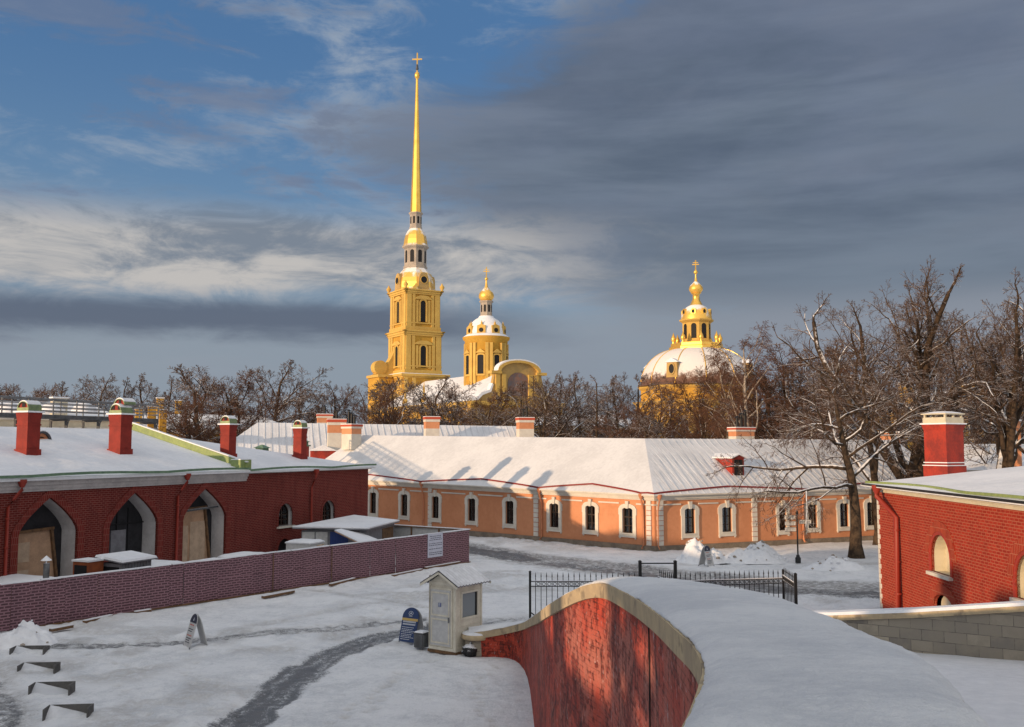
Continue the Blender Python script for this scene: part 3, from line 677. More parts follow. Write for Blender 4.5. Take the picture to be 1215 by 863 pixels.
def downpipe(parent, f, s0, h0, h1, o=.16, mat_='pipe_red', off=(0,0,0), r=.075, shift=0, hopper=True):
    mb = MB()
    if hopper: mb.lathe([(.09,-.35),(.19,-.12),(.19,0)], f(s0,h1,o+.22), 12)
    p = [f(s0,h1-.2,o+.22), f(s0,h1-.45,o+.22), f(s0+shift*.5,h1-.85,o+.06), f(s0+shift,h1-1.2,o), f(s0+shift,h0+.25,o), f(s0+shift,h0+.08,o+.18)]
    mb.tube(p, r, 10)
    for t in (.3,.6,.9): q = f(s0+shift, h0+(h1-1.3-h0)*t, o); mb.tube([q, q+V(0,0,.06)], r*1.35, 10)
    return mb.obj('drainpipe', mat_, parent, off)

# ================================================================== LEFT RED BRICK BUILDING
A_ = P(0,568,42.4); B_ = P(437,553,70.0); d_ = (B_-A_); d_.z = 0; d_.normalize(); S0 = -34.0
Pst = A_+d_*S0; Lf = (B_-A_).length*1.0-S0 if False else ((V(B_.x,B_.y,0)-V(Pst.x,Pst.y,0)).length)
EZ = 5.6
lf = Fac(Pst, B_, (0,0), (EZ,EZ), EZ, (0,0)); nin = -lf.n
red = thing('brick_barrack', 'dark red brick house with three boarded pointed arches behind the printed hoarding', 'building', (A_.x,A_.y,0)); RO = red.location
s1 = lf.s_(289)     # where the roof levels change
def archpx(x0, x1, xa, ya, xs_, ysp):
    a0, a1 = lf.s_(x0), lf.s_(x1); c = (a0+a1)/2
    def hz(px, py): s_ = lf.s_(px); p = lf(s_, 0); return P(px, py, p.y).z
    return a0, a1, .15, hz(xs_, ysp), hz(xa, ya)
arches = [archpx(22.6,92.8,61.7,591.6,92,633), archpx(130,187.3,159.6,585,187,620), archpx(217,268,242.5,578,267.5,609)]
gap = arches[1][0]-arches[0][0]
arches = [(arches[0][0]-gap*i, arches[0][1]-gap*i, arches[0][2], arches[0][3], arches[0][4]) for i in (2,1)]+arches
hs_ = sum(a[3] for a in arches[2:])/3; ht_ = sum(a[4] for a in arches[2:])/3
hsp = hs_; wins = []
for (x0,x1,yt,yb,wp) in ((330.6,347,597.6,624,0), (382.4,397,594,618,0)):
    a0, a1 = lf.s_(x0), lf.s_(x1); d0 = lf((a0+a1)/2,0).y
    zb_, zt_ = P((x0+x1)/2, yb, d0).z, P((x0+x1)/2, yt, d0).z; wins.append((a0,a1,zb_,zt_-(a1-a0)/2))
lowarch = (lf.s_(330), lf.s_(346), .1, .6)
holes = [arch(a[0],a[1],.15,hsp,'pointed',ht_-hsp,14) for a in arches]+[arch(*w_, 'round') for w_ in wins]+[arch(*lowarch,'round')]
mb = MB(); lf.wall(mb, holes, depth=.12, mi=0)
wback = 17.5
bk = lambda s_, z, w_: lf(s_, 0, -w_)+V(0,0,z)
for (a, b) in (((0,0),(0,wback)), ((0,wback),(lf.L,wback)), ((lf.L,wback),(lf.L,0))):
    mb.face([bk(a[0],0,a[1]), bk(b[0],0,b[1]), bk(b[0],EZ,b[1]), bk(a[0],EZ,a[1])])
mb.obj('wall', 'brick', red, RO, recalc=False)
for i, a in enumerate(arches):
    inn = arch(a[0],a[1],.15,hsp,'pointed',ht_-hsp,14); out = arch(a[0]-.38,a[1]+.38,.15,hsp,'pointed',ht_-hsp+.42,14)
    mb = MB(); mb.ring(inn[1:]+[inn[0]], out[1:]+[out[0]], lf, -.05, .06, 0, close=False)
    fr = mb.obj('archway', 'brick_arch', red, RO)
    mb = MB(); D = 1.0
    for j in range(len(inn)):
        p, q = inn[j], inn[(j+1) % len(inn)]; mb.face([lf(*p,-.1), lf(*q,-.1), lf(*q,-D), lf(*p,-D)])
    mb.obj('reveal', 'white_reveal', fr, RO, recalc=False)
    mb = MB(); mb.prism(inn, lf, -D-.05, -D, 0); mb.obj('dark_backing', 'darkwood', fr, RO)
    W = a[1]-a[0]; c = (a[0]+a[1])/2
    mb = MB()
    if i != 3:
        hb = hsp+.05 if i == 2 else hsp+.45
        mb.prism([(a[0]+.02,.2),(a[1]-.1,.2),(a[1]-W*.2,hb),(a[0]+.02,hb-.08)], lf, -D+.05, -D+.12, 0)
        for (u0,u1,v0,v1) in ((.05,.42,.1,.45),(.05,.42,.5,.85)) if i != 4 else ((.08,.4,.1,.75),(.45,.8,.05,.8)):
            lf.slab(mb, a[0]+W*u0, a[0]+W*u1, hb*v0+.2, hb*v1, -D+.12, -D+.15, 1)
        mb.bar(lf(a[1]-.28,.2,-D+.2), lf(a[1]-W*.24,hb+.1,-D+.2), .12, .12, 2); mb.bar(lf(a[0],hb,-D+.2), lf(a[1]-W*.2,hb+.08,-D+.2), .12, .12, 2)
        mb.obj('boarding', ['plywood','plywood_pale','timber'], fr, RO)
        if i == 4: mb = MB(); mb.bar(lf(a[0],hb-.05,-.3), lf(a[1]-.1,hb+.1,-.3), .1, .1); mb.obj('prop_beam', 'steel_dark', fr, RO)
    else:
        for u in (.5,): lf.slab(mb, c-W*.18, c+W*.12, .2, hsp-.3, -D, -D+.1, 0)
        for u in (.22,.45,.68): mb.bar(lf(a[0]+W*u,.2,-D+.02), lf(a[0]+W*u,hsp+.8,-D+.02), .06, .06, 1)
        mb.bar(lf(a[0],hsp,-D+.03), lf(a[1],hsp,-D+.03), .1, .06, 1)
        mb.obj('gate_leaf', ['grey_sheet','dark'], fr, RO)
def round_window(parent, f, w_, off, sill='stucco_white', frame='white_reveal', pane='glass', depth=.35, ringmat='brick', sash='sash'):
    inn = arch(*w_, 'round'); c = (w_[0]+w_[1])/2
    out = arch(w_[0]-.16,w_[1]+.16,w_[2]-.02,w_[3],'round',(w_[1]-w_[0])/2+.16)
    mb = MB(); mb.ring(inn[1:]+[inn[0]], out[1:]+[out[0]], f, -.03, .04, 0, close=False)
    fr = mb.obj('window', ringmat, parent, off)
    mb = MB()
    for j in range(len(inn)):
        p, q = inn[j], inn[(j+1) % len(inn)]; mb.face([f(*p,-.02), f(*q,-.02), f(*q,-depth), f(*p,-depth)])
    mb.obj('reveal', frame, fr, off, recalc=False)
    mb = MB(); f.slab(mb, w_[0]-.15, w_[1]+.15, w_[2]-.12, w_[2]-.006, -.02, .16); mb.obj('sill', sill, fr, off)
    mb = MB(); mb.prism(inn, f, -depth-.02, -depth); mb.obj('pane', pane, fr, off)
    if pane == 'glass':
        mb = MB(); mb.prism(inn, f, -depth-.25, -depth-.2); mb.obj('backing', 'dark', fr, off)
        mb = MB(); f.slab(mb, c-.04, c+.04, w_[2], w_[3]+(w_[1]-w_[0])/2-.02, -depth, -depth+.05); h = w_[2]
        for t in (.0,.5,.95): f.slab(mb, w_[0], w_[1], h+(w_[3]-h)*t, h+(w_[3]-h)*t+.06, -depth, -depth+.045)
        mb.ring(arch(w_[0]+.07,w_[1]-.07,w_[2]+.07,w_[3],'round'), inn, f, -depth, -depth+.05)
        mb.obj('sash', sash, fr, off)
    return fr
for w_ in wins: round_window(red, lf, w_, RO)
inn = arch(*lowarch,'round'); out = arch(lowarch[0]-.15,lowarch[1]+.15,.1,.6,'round',(lowarch[1]-lowarch[0])/2+.15)
mb = MB(); mb.ring(inn[1:]+[inn[0]], out[1:]+[out[0]], lf, -.05, .06, 0, close=False); la = mb.obj('cellar_arch', 'brick_arch', red, RO)
mb = MB(); mb.prism(inn, lf, -.3, -.25); mb.obj('backing', 'dark', la, RO)
# cornice
mb = MB()
prof = [(EZ-.62,.0,.10),(EZ-.5,.0,.16),(EZ-.34,.0,.24),(EZ-.16,.0,.34)]
for i,(h,o0,o1) in enumerate(prof): lf.slab(mb, 0, s1+.1+.0*i, h, (prof[i+1][0] if i < 3 else EZ-.02), -.02, o1)
lf.slab(mb, s1+.1, lf.L+.15, EZ-.2, EZ-.02, -.02, .18)
mb.obj('cornice', 'cornice', red, RO)
# roof: main slope, hip end
RW, RZ = 8.7, 8.05
e = lambda s_, w_, z: lf(s_, 0, -w_)+V(0,0,z)
mb = MB()
def sheet(mb, pts, th, mi=0, ti=None):
    lo = [p-V(0,0,th) for p in pts]; k = len(pts); mb.mesh(pts+lo, [tuple(range(k)), tuple(range(k,2*k))[::-1]]+[(i,k+i,k+(i+1)%k,(i+1)%k) for i in range(k)], mi)
def lump(mb, P0, P1, P2, P3, nu, nv, amp, mi=0):
    vs = []
    for i in range(nu+1):
        for j in range(nv+1):
            u, v = i/nu, j/nv; p = (P0*(1-u)+P1*u)*(1-v)+(P3*(1-u)+P2*u)*v; k_ = min(1, 8*min(u,1-u,v+.02,1-v))
            vs.append(p+V(0,0,.015+amp*k_*(.6*vnoise(p.x*.5,p.y*.5)+.4*vnoise(p.x*2,p.y*2,1)+.35)))
    mb.mesh(vs, [(i*(nv+1)+j,(i+1)*(nv+1)+j,(i+1)*(nv+1)+j+1,i*(nv+1)+j+1) for i in range(nu) for j in range(nv)], mi, True)
sheet(mb, [e(0,-.45,EZ), e(s1,-.45,EZ), e(s1,RW,RZ), e(0,RW,RZ)], .12)
sheet(mb, [e(0,RW,RZ), e(s1,RW,RZ), e(s1,wback+.4,EZ), e(0,wback+.4,EZ)], .12)
lump(mb, e(0,-.40,EZ), e(s1-.2,-.40,EZ), e(s1-.2,RW,RZ), e(0,RW,RZ), 120, 26, .10)
sl2 = e(s1,-.3,EZ-.03); 
sheet(mb, [e(s1+.02,-.3,EZ-.05), e(lf.L+.5,-.3,EZ-.05), e(s1+.5,RW,RZ-.12), e(s1+.02,RW,RZ-.12)], .1)
sheet(mb, [e(lf.L+.5,-.3,EZ-.05), e(lf.L+.5,wback+.4,EZ-.05), e(s1+.5,RW,RZ-.12)], .1)
sheet(mb, [e(s1+.5,RW,RZ-.12), e(lf.L+.5,wback+.4,EZ-.05), e(s1+.02,wback+.4,EZ-.05)], .1)
rr = mb.obj('roof', 'snow_roof', red, RO)
mb = MB()
for (a, b, o, z) in ((0, s1-.1, .5, EZ), (s1+.1, lf.L+.45, .36, EZ-.05)):
    pts_ = [lf(a+(b-a)*i/30, 0, o)+V(0,0,z+.06+.10*abs(math.sin(math.pi*(i/30)*((b-a)/8.6)))) for i in range(31)]
    for i in range(30): mb.bar(pts_[i], pts_[i+1], .10, .12)
mb.obj('gutter', 'green_copper', rr, RO)
mb = MB(); mb.bar(e(s1,-.2,EZ+.22), e(s1,RW,RZ+.22), .22, .42, 0); mb.bar(e(s1,-.2,EZ+.5), e(s1,RW,RZ+.5)-V(0,0,.06), .24, .06, 1)
mb.obox(e(s1+.0,.25,0), d_, nin, .5, .35, EZ-.1, EZ+.62, 0); mb.obox(e(s1,.25,0), d_, nin, .5, .35, EZ+.622, EZ+.67, 1)
mb.obj('verge_flashing', ['green_lime','snow_roof'], rr, RO)
for px, sh in ((18,-.5),(215,-.45),(369,-.15)): downpipe(red, lf, lf.s_(px), .1, EZ-.05 if px<300 else EZ-.08, off=RO, shift=sh)
sA = -S0
for (s_, w_, z0, z1, wd, ln, caps) in ((4.3,3.5,6.55,8.78,.74,.74,1), (10.2,3.5,6.55,8.85,.84,.80,2), (18.0,2.6,6.25,8.45,.68,.66,1), (25.0,2.3,6.1,8.35,.66,.62,1)):
    c = e(s_+sA, w_, 0); chimney_arch(red, c, -d_, wd, ln, z0, z1, caps, RO, mats=('stack_red','cap_green','snow_roof','dark','cream'))
# little cowled vents seen over the hip
for px, py, D_ in ((311,531,72), (358,524,70)):
    c = P(px, py, D_); mb = MB(); mb.obox((c.x,c.y), d_, nin, .38, .38, c.z-2.0, c.z-.35, 0); mb.obox((c.x,c.y), d_, nin, .46, .46, c.z-.35, c.z-.25, 1); mb.obox((c.x,c.y), d_, nin, .34, .34, c.z-.25, c.z-.05, 1)
    mb.obox((c.x,c.y), d_, nin, .48, .48, c.z-.05, c.z+.2, 1, .05, .05); mb.obj('roof_vent', ['red_paint','green_copper'], rr, RO)
# half round dormer
mb = MB(); c = e(sA+7.3, 6.1, 0); ex = -d_
fn = lambda a, b, o: V(c.x,c.y,0)+lf.d*a+lf.n*o+V(0,0,b)
zz = 7.22; hr = lambda r: [(r*math.cos(math.pi*i/12), zz+r*math.sin(math.pi*i/12)) for i in range(13)]
mb.prism(hr(.50), fn, -1.2, 0, 0); mb.ring(hr(.48), hr(.60), fn, -1.3, .12, 1, close=False); mb.prism([(x,y) for x,y in hr(.30)], fn, 0, .03, 2)
for q in (.08,.18): mb.prism([(-.32,zz+q),(.32,zz+q),(.32,zz+q+.04),(-.32,zz+q+.04)], fn, .03, .06, 0)
mb.ring(hr(.60), [(x, y+.05) for x,y in hr(.61)], fn, -1.3, .10, 3, close=False)
mb.obj('lunette_dormer', ['ochre','steel_dark','dark','snow_roof'], rr, RO)

# metal walkway behind the ridge, on the range beyond
wk = thing('roof_walkway', 'grey metal walkway with tubular railings standing behind the ridge of the left brick house', 'walkway', (-34,67,8)); WO = wk.location
wA0, wB0 = V(-41.5,46.5,0), V(-29.6,79.5,0); wd = (wB0-wA0).normalized(); wn = V(wd.y,-wd.x,0); wL = (wB0-wA0).length; za = 9.25
wp = lambda a, o, z: wA0+wd*a+wn*o+V(0,0,z)
mb = MB(); mb.prism([(0,za-.28),(wL,za-.28),(wL,za),(0,za)], lambda a,b,o: wp(a,o,b), -.8, .8, 0); mb.obj('deck', 'steel_dark', wk, WO)
for i in range(12):
    a = .3+i*(wL-.6)/11
    mb = MB()
    for o in (-.7,.7): mb.bar(wp(a,o,6.2), wp(a,o,za-.28), .14, .14)
    mb.bar(wp(a,-.8,za-.34), wp(a,1.0,za-.34), .14, .14); mb.bar(wp(a,.95,za-.3), wp(a,.7,za-1.3), .07, .07); mb.obj('support', 'steel_dark', wk, WO)
for o in (-.75,.75):
    mb = MB()
    for i in range(17): a = i*wL/16; mb.tube([wp(a,o,za), wp(a,o,za+1.10)], .05, 6)
    mb.tube([wp(0,o,za+1.10), wp(wL,o,za+1.10)], .065, 6)
    for hh in (.28,.55,.82): mb.tube([wp(0,o,za+hh), wp(wL,o,za+hh)], .04, 6)
    mb.obj('railing', 'steel', wk, WO)

# ================================================================== PRINTED FENCE round the building site
F0 = G(-40,757.5); F1 = G(557,668); 
fence = thing('site_fence', 'long hoarding printed with a purple brick pattern, enclosing the site at the left', 'fence', (F0.x,F0.y,0)); FO = fence.location
ff = Fac(F0, F1, (0,0), (1.78,1.98), 1.9, (0,0))
joints = [0, ff.s_(18), ff.s_(325), ff.s_(394), ff.s_(440), ff.s_(470), ff.L]; joints.sort()
mids = [ff.s_(120), ff.s_(220)]; joints = sorted(joints+mids)
for i,(a,b) in enumerate(zip(joints[:-1], joints[1:])):
    mb = MB(); n_ = max(2,int((b-a)/.6))
    vs = []
    for j in range(n_+1):
        s_ = a+.01+(b-a-.02)*j/n_; wv = .03*math.sin(s_*2.1)+.015*math.sin(s_*5.3+i)
        for h in (.05,.5,1.0,1.5,1.9): vs.append(ff(s_, h+(.02*math.sin(s_*1.3+i) if h == 1.9 else 0), wv*(1.2-abs(h-1)*.6)))
    for back in (0,):
        mb.mesh(vs, [(j*5+q,(j+1)*5+q,(j+1)*5+q+1,j*5+q+1) for j in range(n_) for q in range(4)], 0, False)
    mb.obj('printed_panel', 'brick_print', fence, FO)
mb = MB()
for j in joints: mb.bar(ff(j,0,-.09), ff(j,1.88,-.09), .09, .09)
for jx in (ff.s_(325), ff.s_(394)): mb.bar(ff(jx,.05,.05), ff(jx,1.9,.05), .035, .03)
mb.bar(ff(0,.4,-.08), ff(ff.L,.4,-.08), .06, .09); mb.bar(ff(0,1.5,-.08), ff(ff.L,1.5,-.08), .06, .09)
mb.bar(ff(ff.s_(30),.05,.07), ff(ff.L,.05,.07), .05, .07)
mb.obj('timber_frame', 'timber', fence, FO)
mb = MB(); s_ = .2
while s_ < ff.L-.1: l = random.uniform(.5,1.6); mb.bar(ff(s_,1.925,-.05), ff(min(s_+l,ff.L),1.925+random.uniform(-.01,.01),-.05), .13, .05); s_ += l+random.choice((0,0,.1))
mb.obj('snow_line', 'snow', fence, FO)
F2 = G(432,668.5); F2 = P(438,621,65); F2.z = 0
fb = Fac(F1, F2, (0,0), (1.98,1.9), 1.9, (0,40))
mb = MB(); mb.prism([(.05,.05),(fb.L,.05),(fb.L,1.85),(.05,1.85)], fb, -.03, 0); mb.obj('return_panel', 'board_white', fence, FO)
mb = MB()
for t in (.02,.28,.55,.8,1): mb.bar(fb(fb.L*t,0,.06), fb(fb.L*t,1.9,.06), .09, .09)
mb.bar(fb(0,1.88,.05), fb(fb.L,1.88,.05), .14, .06); mb.bar(fb(0,.9,.06), fb(fb.L,.9,.06), .06, .08)
mb.obj('return_frame', 'timber', fence, FO)
mb = MB(); mb.bar(fb(0,1.93,.0), fb(fb.L,1.93,.0), .2, .04); mb.obj('return_snow', 'snow', fence, FO)
# white notice on it
nt = thing('notice', 'white printed information sheet fixed to the purple brick-print hoarding', 'notice', tuple(ff(ff.s_(515),1.1,.05)))
mb = MB(); a, b = ff.s_(507), ff.s_(524.5); ff.slab(mb, a, b, .62, 1.92, .05, .075); mb.obj('sheet', 'paper', nt, nt.location)
mb = MB()
for i in range(11):
    h = 1.80-i*.10; 
    if i in (3,6,8): continue
    x = a+.1+(random.random()*.15 if i < 3 else 0)
    while x < b-.15:
        l = random.uniform(.06,.2); ff.slab(mb, x, min(x+l,b-.08), h-.035, h, .076, .080); x += l+.04
mb.obj('print_line', 'ink_dark', nt, nt.location)
# timbers and planks lying in the snow under the fence
for i,(x0,y0,x1,y1) in enumerate(((100,742,132,735),(160,731,178,728),(312,712,348,705),(392,697,420,690),(466,686,500,679),(505,677,545,670),(60,752,85,747))):
    p, q = G(x0,y0), G(x1,y1); p.z = q.z = .12; mb = MB(); mb.bar(p, q, .2, .10, 0); mb.bar(p+V(0,0,.065), q+V(0,0,.065), .16, .03, 1)
    c = (p+q)/2; tag(mb.obj('plank', ['timber','snow'], None, (c.x,c.y,.06)), 'short snow-dusted timber plank lying at the foot of the brick-print hoarding', 'plank', 'planks along the foot of the hoarding')

# ---------------- behind the hoarding
sh = thing('site_shed', 'flat-roofed site shed with snowy roof and blue side beside the brick house', 'shed', tuple(P(405,655,63)*V(1,1,0).x if False else (P(405,640,63).x, P(405,640,63).y, 0))); SO = sh.location
sc0 = [P(351,628,56.5), P(436,635,57), P(472,627,62), P(425,618,66)]
for p in sc0: p.z = 0
ctr = sum(sc0, V(0,0,0))/4; ins = [p+(ctr-p)*.09 for p in sc0]
mb = MB()
for i in range(4):
    a, b = ins[i], ins[(i+1)%4]; mb.face([a, b, b+V(0,0,2.15), a+V(0,0,2.15)], 0)
mb.obj('shed_wall', 'grey_sheet', sh, SO)
sf = Fac(ins[0], ins[1], (0,0), (2.1,2.1), 2.1, (0,0)); sg = Fac(ins[1], ins[2], (0,0), (2.1,2.1), 2.1, (0,0))
mb = MB(); sf.slab(mb, .05, sf.L*.2, .05, 2.05, .0, .03, 0); sf.slab(mb, sf.L*.22, sf.L*.40, .05, 2.05, .0, .03, 0); mb.obj('pale_board', 'board_white', sh, SO)
mb = MB(); sf.slab(mb, sf.L*.44, sf.L*.72, .05, 2.05, .0, .04)
for i in range(7): sf.slab(mb, sf.L*(.45+.04*i), sf.L*(.462+.04*i), .05, 2.05, .04, .07)
mb.obj('blue_sheet', 'blue', sh, SO)
mb = MB(); sg.slab(mb, sg.L*.55, sg.L*.95, .05, 2.0, 0, .03); mb.obj('brown_board', 'timber', sh, SO)
mb = MB(); tops = [P(347,624,56.5), P(438,634,56.8), P(474,626,62), P(420,617.5,66)]
tz = [2.35,2.25,2.3,2.35]; tp = [V(p.x,p.y,z) for p,z in zip(tops,tz)]; sheet(mb, [p+V(0,0,.002) for p in tp], .08, 1); sheet(mb, [p+V(0,0,.07) for p in tp], .065, 0); mb.obj('roof', ['snow','grey_sheet'], sh, SO)
# lean-to plank, drum
p = [P(397,630,55.5), P(413,627,58), P(448,641,56.5), P(428,645,54)]
mb = MB(); sheet(mb, [V(q.x,q.y,q.z) for q in p], .06, 0); sheet(mb, [q+V(0,0,.055) for q in p], .05, 1); c = p[0]
o_ = mb.obj('sheet', ['plywood','snow'], None, (P(420,640,56).x,P(420,640,56).y,0)); tag(o_, 'snow-covered board leaning on the flat-roofed site shed', 'board')
def covered(name, px, py, d, w, l, h, rz, label, cat, m='grey_sheet', z=None):
    c = P(px, py, d); zt_ = c.z if z is None else z; t = thing(name, label, cat, (c.x,c.y,0), rz)
    mb = MB(); mb.box(-w/2,w/2,-l/2,l/2,0,zt_-.12); mb.obj('body', m, t); mb = MB()
    k = 8; vs = []
    for i in range(k+1):
        for j in range(k+1):
            u, v = i/k*2-1, j/k*2-1; e_ = max(abs(u),abs(v)); vs.append((u*(w/2+.05), v*(l/2+.05), zt_-.12+(.16+.03*vnoise(u*2+px,v*2))*(1-max(0,e_-.7)/.3*.8)))
    mb.mesh(vs, [(i*(k+1)+j,(i+1)*(k+1)+j,(i+1)*(k+1)+j+1,i*(k+1)+j+1) for i in range(k) for j in range(k)], 0, True)
    mb.box(-w/2-.05,w/2+.05,-l/2-.05,l/2+.05,zt_-.14,zt_-.10); mb.obj('snow_top', 'snow', t); return t
az_ = math.atan2(-d_.x, d_.y)
covered('site_cabin', 20, 686, 42.0, 2.6, 2.2, 0, az_, 'low site cabin top with snow showing over the hoarding at the left edge', 'cabin')
covered('material_stack', 178, 668, 45, 1.7, 2.6, 0, az_, 'snow-covered stack right of the grey lean-to shed', 'stack')
covered('pallet_stack', 250, 665, 46.5, 1.5, 2.4, 0, az_, 'snow-covered pallet stack in front of the third pointed arch', 'stack')
covered('covered_heap', 290, 657, 50, 1.6, 2.0, 0, az_, 'snow-covered heap between third arch and cellar arch', 'stack')
covered('covered_tank', 362, 641, 54.5, 1.6, 1.3, 0, az_, 'rounded snow-topped tank before the blue side of the site shed', 'tank', 'board_white')
mb = MB(); c = P(105,664,42)
t = thing('orange_cabinet', 'open orange-brown cabinet with snowy top beside the small lean-to shed', 'cabinet', (c.x,c.y,0), az_)
mb.box(-.45,.45,-.4,.4,0,c.z-.06,0); mb.obj('body', 'orange_box', t); mb = MB(); mb.box(-.35,.35,-.42,-.405,.9,c.z-.2,0); mb.obj('opening', 'dark', t); mb = MB(); mb.box(-.5,.5,-.45,.45,c.z-.055,c.z+.02); mb.obj('snow_top', 'snow', t)
# small shed with canted snowy roof
c = P(150,670,43); t = thing('lean_to_shed', 'small grey corrugated lean-to shed with slanting snow-covered roof over the hoarding', 'shed', (c.x,c.y,0), az_); t0 = t
zb2 = P(150,672,43).z
mb = MB(); mb.box(-.6,.6,-.85,.85,0,2.0)
for i in range(10): mb.box(.6,.63,-.82+i*.17,-.74+i*.17,0,1.99)
mb.obj('body', 'grey_sheet', t)
mb = MB(); mb.box(-.5,.45,-.87,-.855,.2,1.85); mb.obj('opening', 'dark', t)
mb = MB(); mb.hexa([(-.8,-1.05,2.2),(.8,-1.05,2.03),(.8,1.05,2.03),(-.8,1.05,2.2),(-.8,-1.05,2.25),(.8,-1.05,2.08),(.8,1.05,2.08),(-.8,1.05,2.25)],1); mb.hexa([(-.78,-1.03,2.252),(.78,-1.03,2.082),(.78,1.03,2.082),(-.78,1.03,2.252),(-.74,-1.0,2.34),(.74,-1.0,2.17),(.74,1.0,2.17),(-.74,1.0,2.34)],0)
mb.obj('roof', ['snow','grey_sheet'], t)
c = P(54,690,39.5); t = thing('flue_pipe', 'galvanised stove pipe with conical hood above the hoarding at left', 'pipe', (c.x,c.y,0))
zt_ = P(54,664,39.5).z; mb = MB(); mb.tube([(0,0,0),(0.02,0,zt_-.15)], .12, 12); mb.obj('pipe', 'steel', t); mb = MB(); mb.lathe([(.21,zt_-.04),(.20,zt_-.02),(.0,zt_+.16)], (0,0,0), 12); mb.tube([(0,0,zt_-.2),(0,0,zt_)], .03, 6); mb.obj('hood', 'snow', t)
c = P(185,668,46); mb = MB(); mb.lathe([(.30,0),(.34,c.z-.1),(.34,c.z)], (0,0,0), 14, 0); mb.lathe([(.34,c.z+.002),(.28,c.z+.08),(0,c.z+.12)], (0,0,0), 14, 1)
o_ = mb.obj('barrel', ['blue','snow'], None, (0,0,0)); o_.location = (c.x,c.y,0); tag(o_, 'blue barrel topped with snow behind the lean-to shed', 'barrel')
mb = MB(); q0 = P(358,640,55); q1 = P(375,652,54); mb.bar(V(q0.x,q0.y,q0.z), V(q1.x,q1.y,q1.z), .08, .06); q0 = P(362,652,54.5); q1 = P(384,646,54); mb.bar(q0, q1, .06, .06)
mb.bar(P(375,652,54), V(P(375,652,54).x+.1, 54, .0), .06, .06)
c = P(370,650,54.4); tag(mb.obj('loose_timber', 'plywood_pale', None, (c.x,c.y,0)), 'pale loose battens sticking up in front of the site shed', 'timber')

# ================================================================== LONG ORANGE HOUSE
K0 = G(777,654.5); K1 = G(437,625.0); K2 = G(1035,641.5)
dl = (K1-K0); dl.z = 0; LL = dl.length; dl.normalize(); dr = (K2-K0); dr.z = 0; dr.normalize()
def zof(px, py, d): return P(px, py, d).z
zk = zof(777,585,K0.y); zl = zof(437,567.5,K1.y); zr_ = zof(1035,577.5,K2.y)
Lx = LL*1.32; Rx = (K2-K0).length*1.45
eL = K0+dl*Lx; eR = K0+dr*Rx
Hn = 4.0
oL = Fac(K0, eL, (0,0), (zk, zk+(zl-zk)*1.32), Hn, (0,0)); oR = Fac(K0, eR, (0,0), (zk, zk+(zr_-zk)*1.45), Hn, (0,0))
org = thing('long_orange_house', 'long single-storey orange house with white window surrounds and broad snow roof across the middle', 'building', (K0.x,K0.y,0)); OO = org.location
DP = 11.0
def owindow(f, s_, narrow=False, w=.86, open_=False, curt=False):
    w = w*(.8 if narrow else 1); a0, a1 = s_-w/2, s_+w/2; h0, hs2, rise = 1.12, 2.72, .16
    if narrow: h0, hs2 = 1.05, 2.58
    inn = arch(a0,a1,h0,hs2,'round',rise,8)
    b = .27 if not narrow else .20
    out = arch(a0-b,a1+b,h0-.30,hs2+.12,'round',rise+.16 if not narrow else rise+.2,8)
    mb = MB(); mb.ring(inn, out, f, -.03, .09, 0)
    for sg_ in (-1,1):   # ears and foot of the surround
        c = a0-b if sg_ < 0 else a1+b
        f.slab(mb, c-.05, c+.05, hs2-.35, hs2+.12, -.02, .085)
        f.slab(mb, c+.06*(-sg_)-.05, c+.06*(-sg_)+.05, h0-.40, h0-.30, -.02, .085)
    mb.prism([(s_-.09,hs2+.1),(s_+.09,hs2+.1),(s_+.14,hs2+.62),(s_-.14,hs2+.62)], f, .0, .17)
    f.slab(mb, a0-b-.02, a1+b+.02, h0-.30, h0-.22, -.02, .12); f.slab(mb, a0-.05, a1+.05, h0-.08, h0-.012, -.02, .13)
    fr = mb.obj('window', 'stucco_white', org, OO)
    if not open_:
        mb = MB(); mb.prism(inn, f, -.20, -.185); mb.obj('pane', 'glass', fr, OO)
    mb = MB(); c = s_
    mb.ring(arch(a0+.06,a1-.06,h0+.06,hs2-.02,'round',rise,8), inn, f, -.19, -.13)
    if not open_:
        f.slab(mb, c-.035, c+.035, h0, hs2+rise-.02, -.18, -.12)
        for hh in (h0+(hs2-h0)*.30, h0+(hs2-h0)*.66): f.slab(mb, a0, a1, hh, hh+(.07 if hh > 2 else .04), -.178, -.125)
    mb.obj('sash', 'sash', fr, OO)
    mb = MB(); mb.prism(inn, f, -.95, -.9); mb.obj('backing', 'dark', fr, OO)
    if curt:
        mb = MB()
        for q in range(6):
            u0 = a0+.03+(w-.06)*q/6; u1 = u0+(w-.06)/6*.8
            if q in (2,3) and random.random() < .6: continue
            f.slab(mb, u0, u1, h0+.02, hs2, -.34-.03*(q%2), -.31-.03*(q%2))
        mb.obj('curtain', 'curtain', fr, OO)
    return arch(a0-.01,a1+.01,h0-.01,hs2,'round',rise,8)
sL = [oL.s_(p) for p in (745,701,658,605,560,517,480,443)]; gp = sL[-1]-sL[-2]; sL += [sL[-1]+gp*i for i in (1,2,3) if sL[-1]+gp*i < oL.L-1]
sR = [oR.s_(p) for p in (818,862,928,963.5,1001)]; gp = 2.6; sR += [sR[-1]+gp*i for i in (1,2,3) if sR[-1]+gp*i < oR.L-1]
hl = [owindow(oL, s_, curt=(i < 3 or i % 2 == 0)) for i, s_ in enumerate(sL)]; hr_ = [owindow(oR, s_, narrow=(i == 2), open_=(i == 2), curt=(i != 2)) for i, s_ in enumerate(sR)]
mb = MB(); oL.wall(mb, hl, depth=.25); oR.wall(mb, hr_, depth=.25)
nL, nR = -oL.n, -oR.n
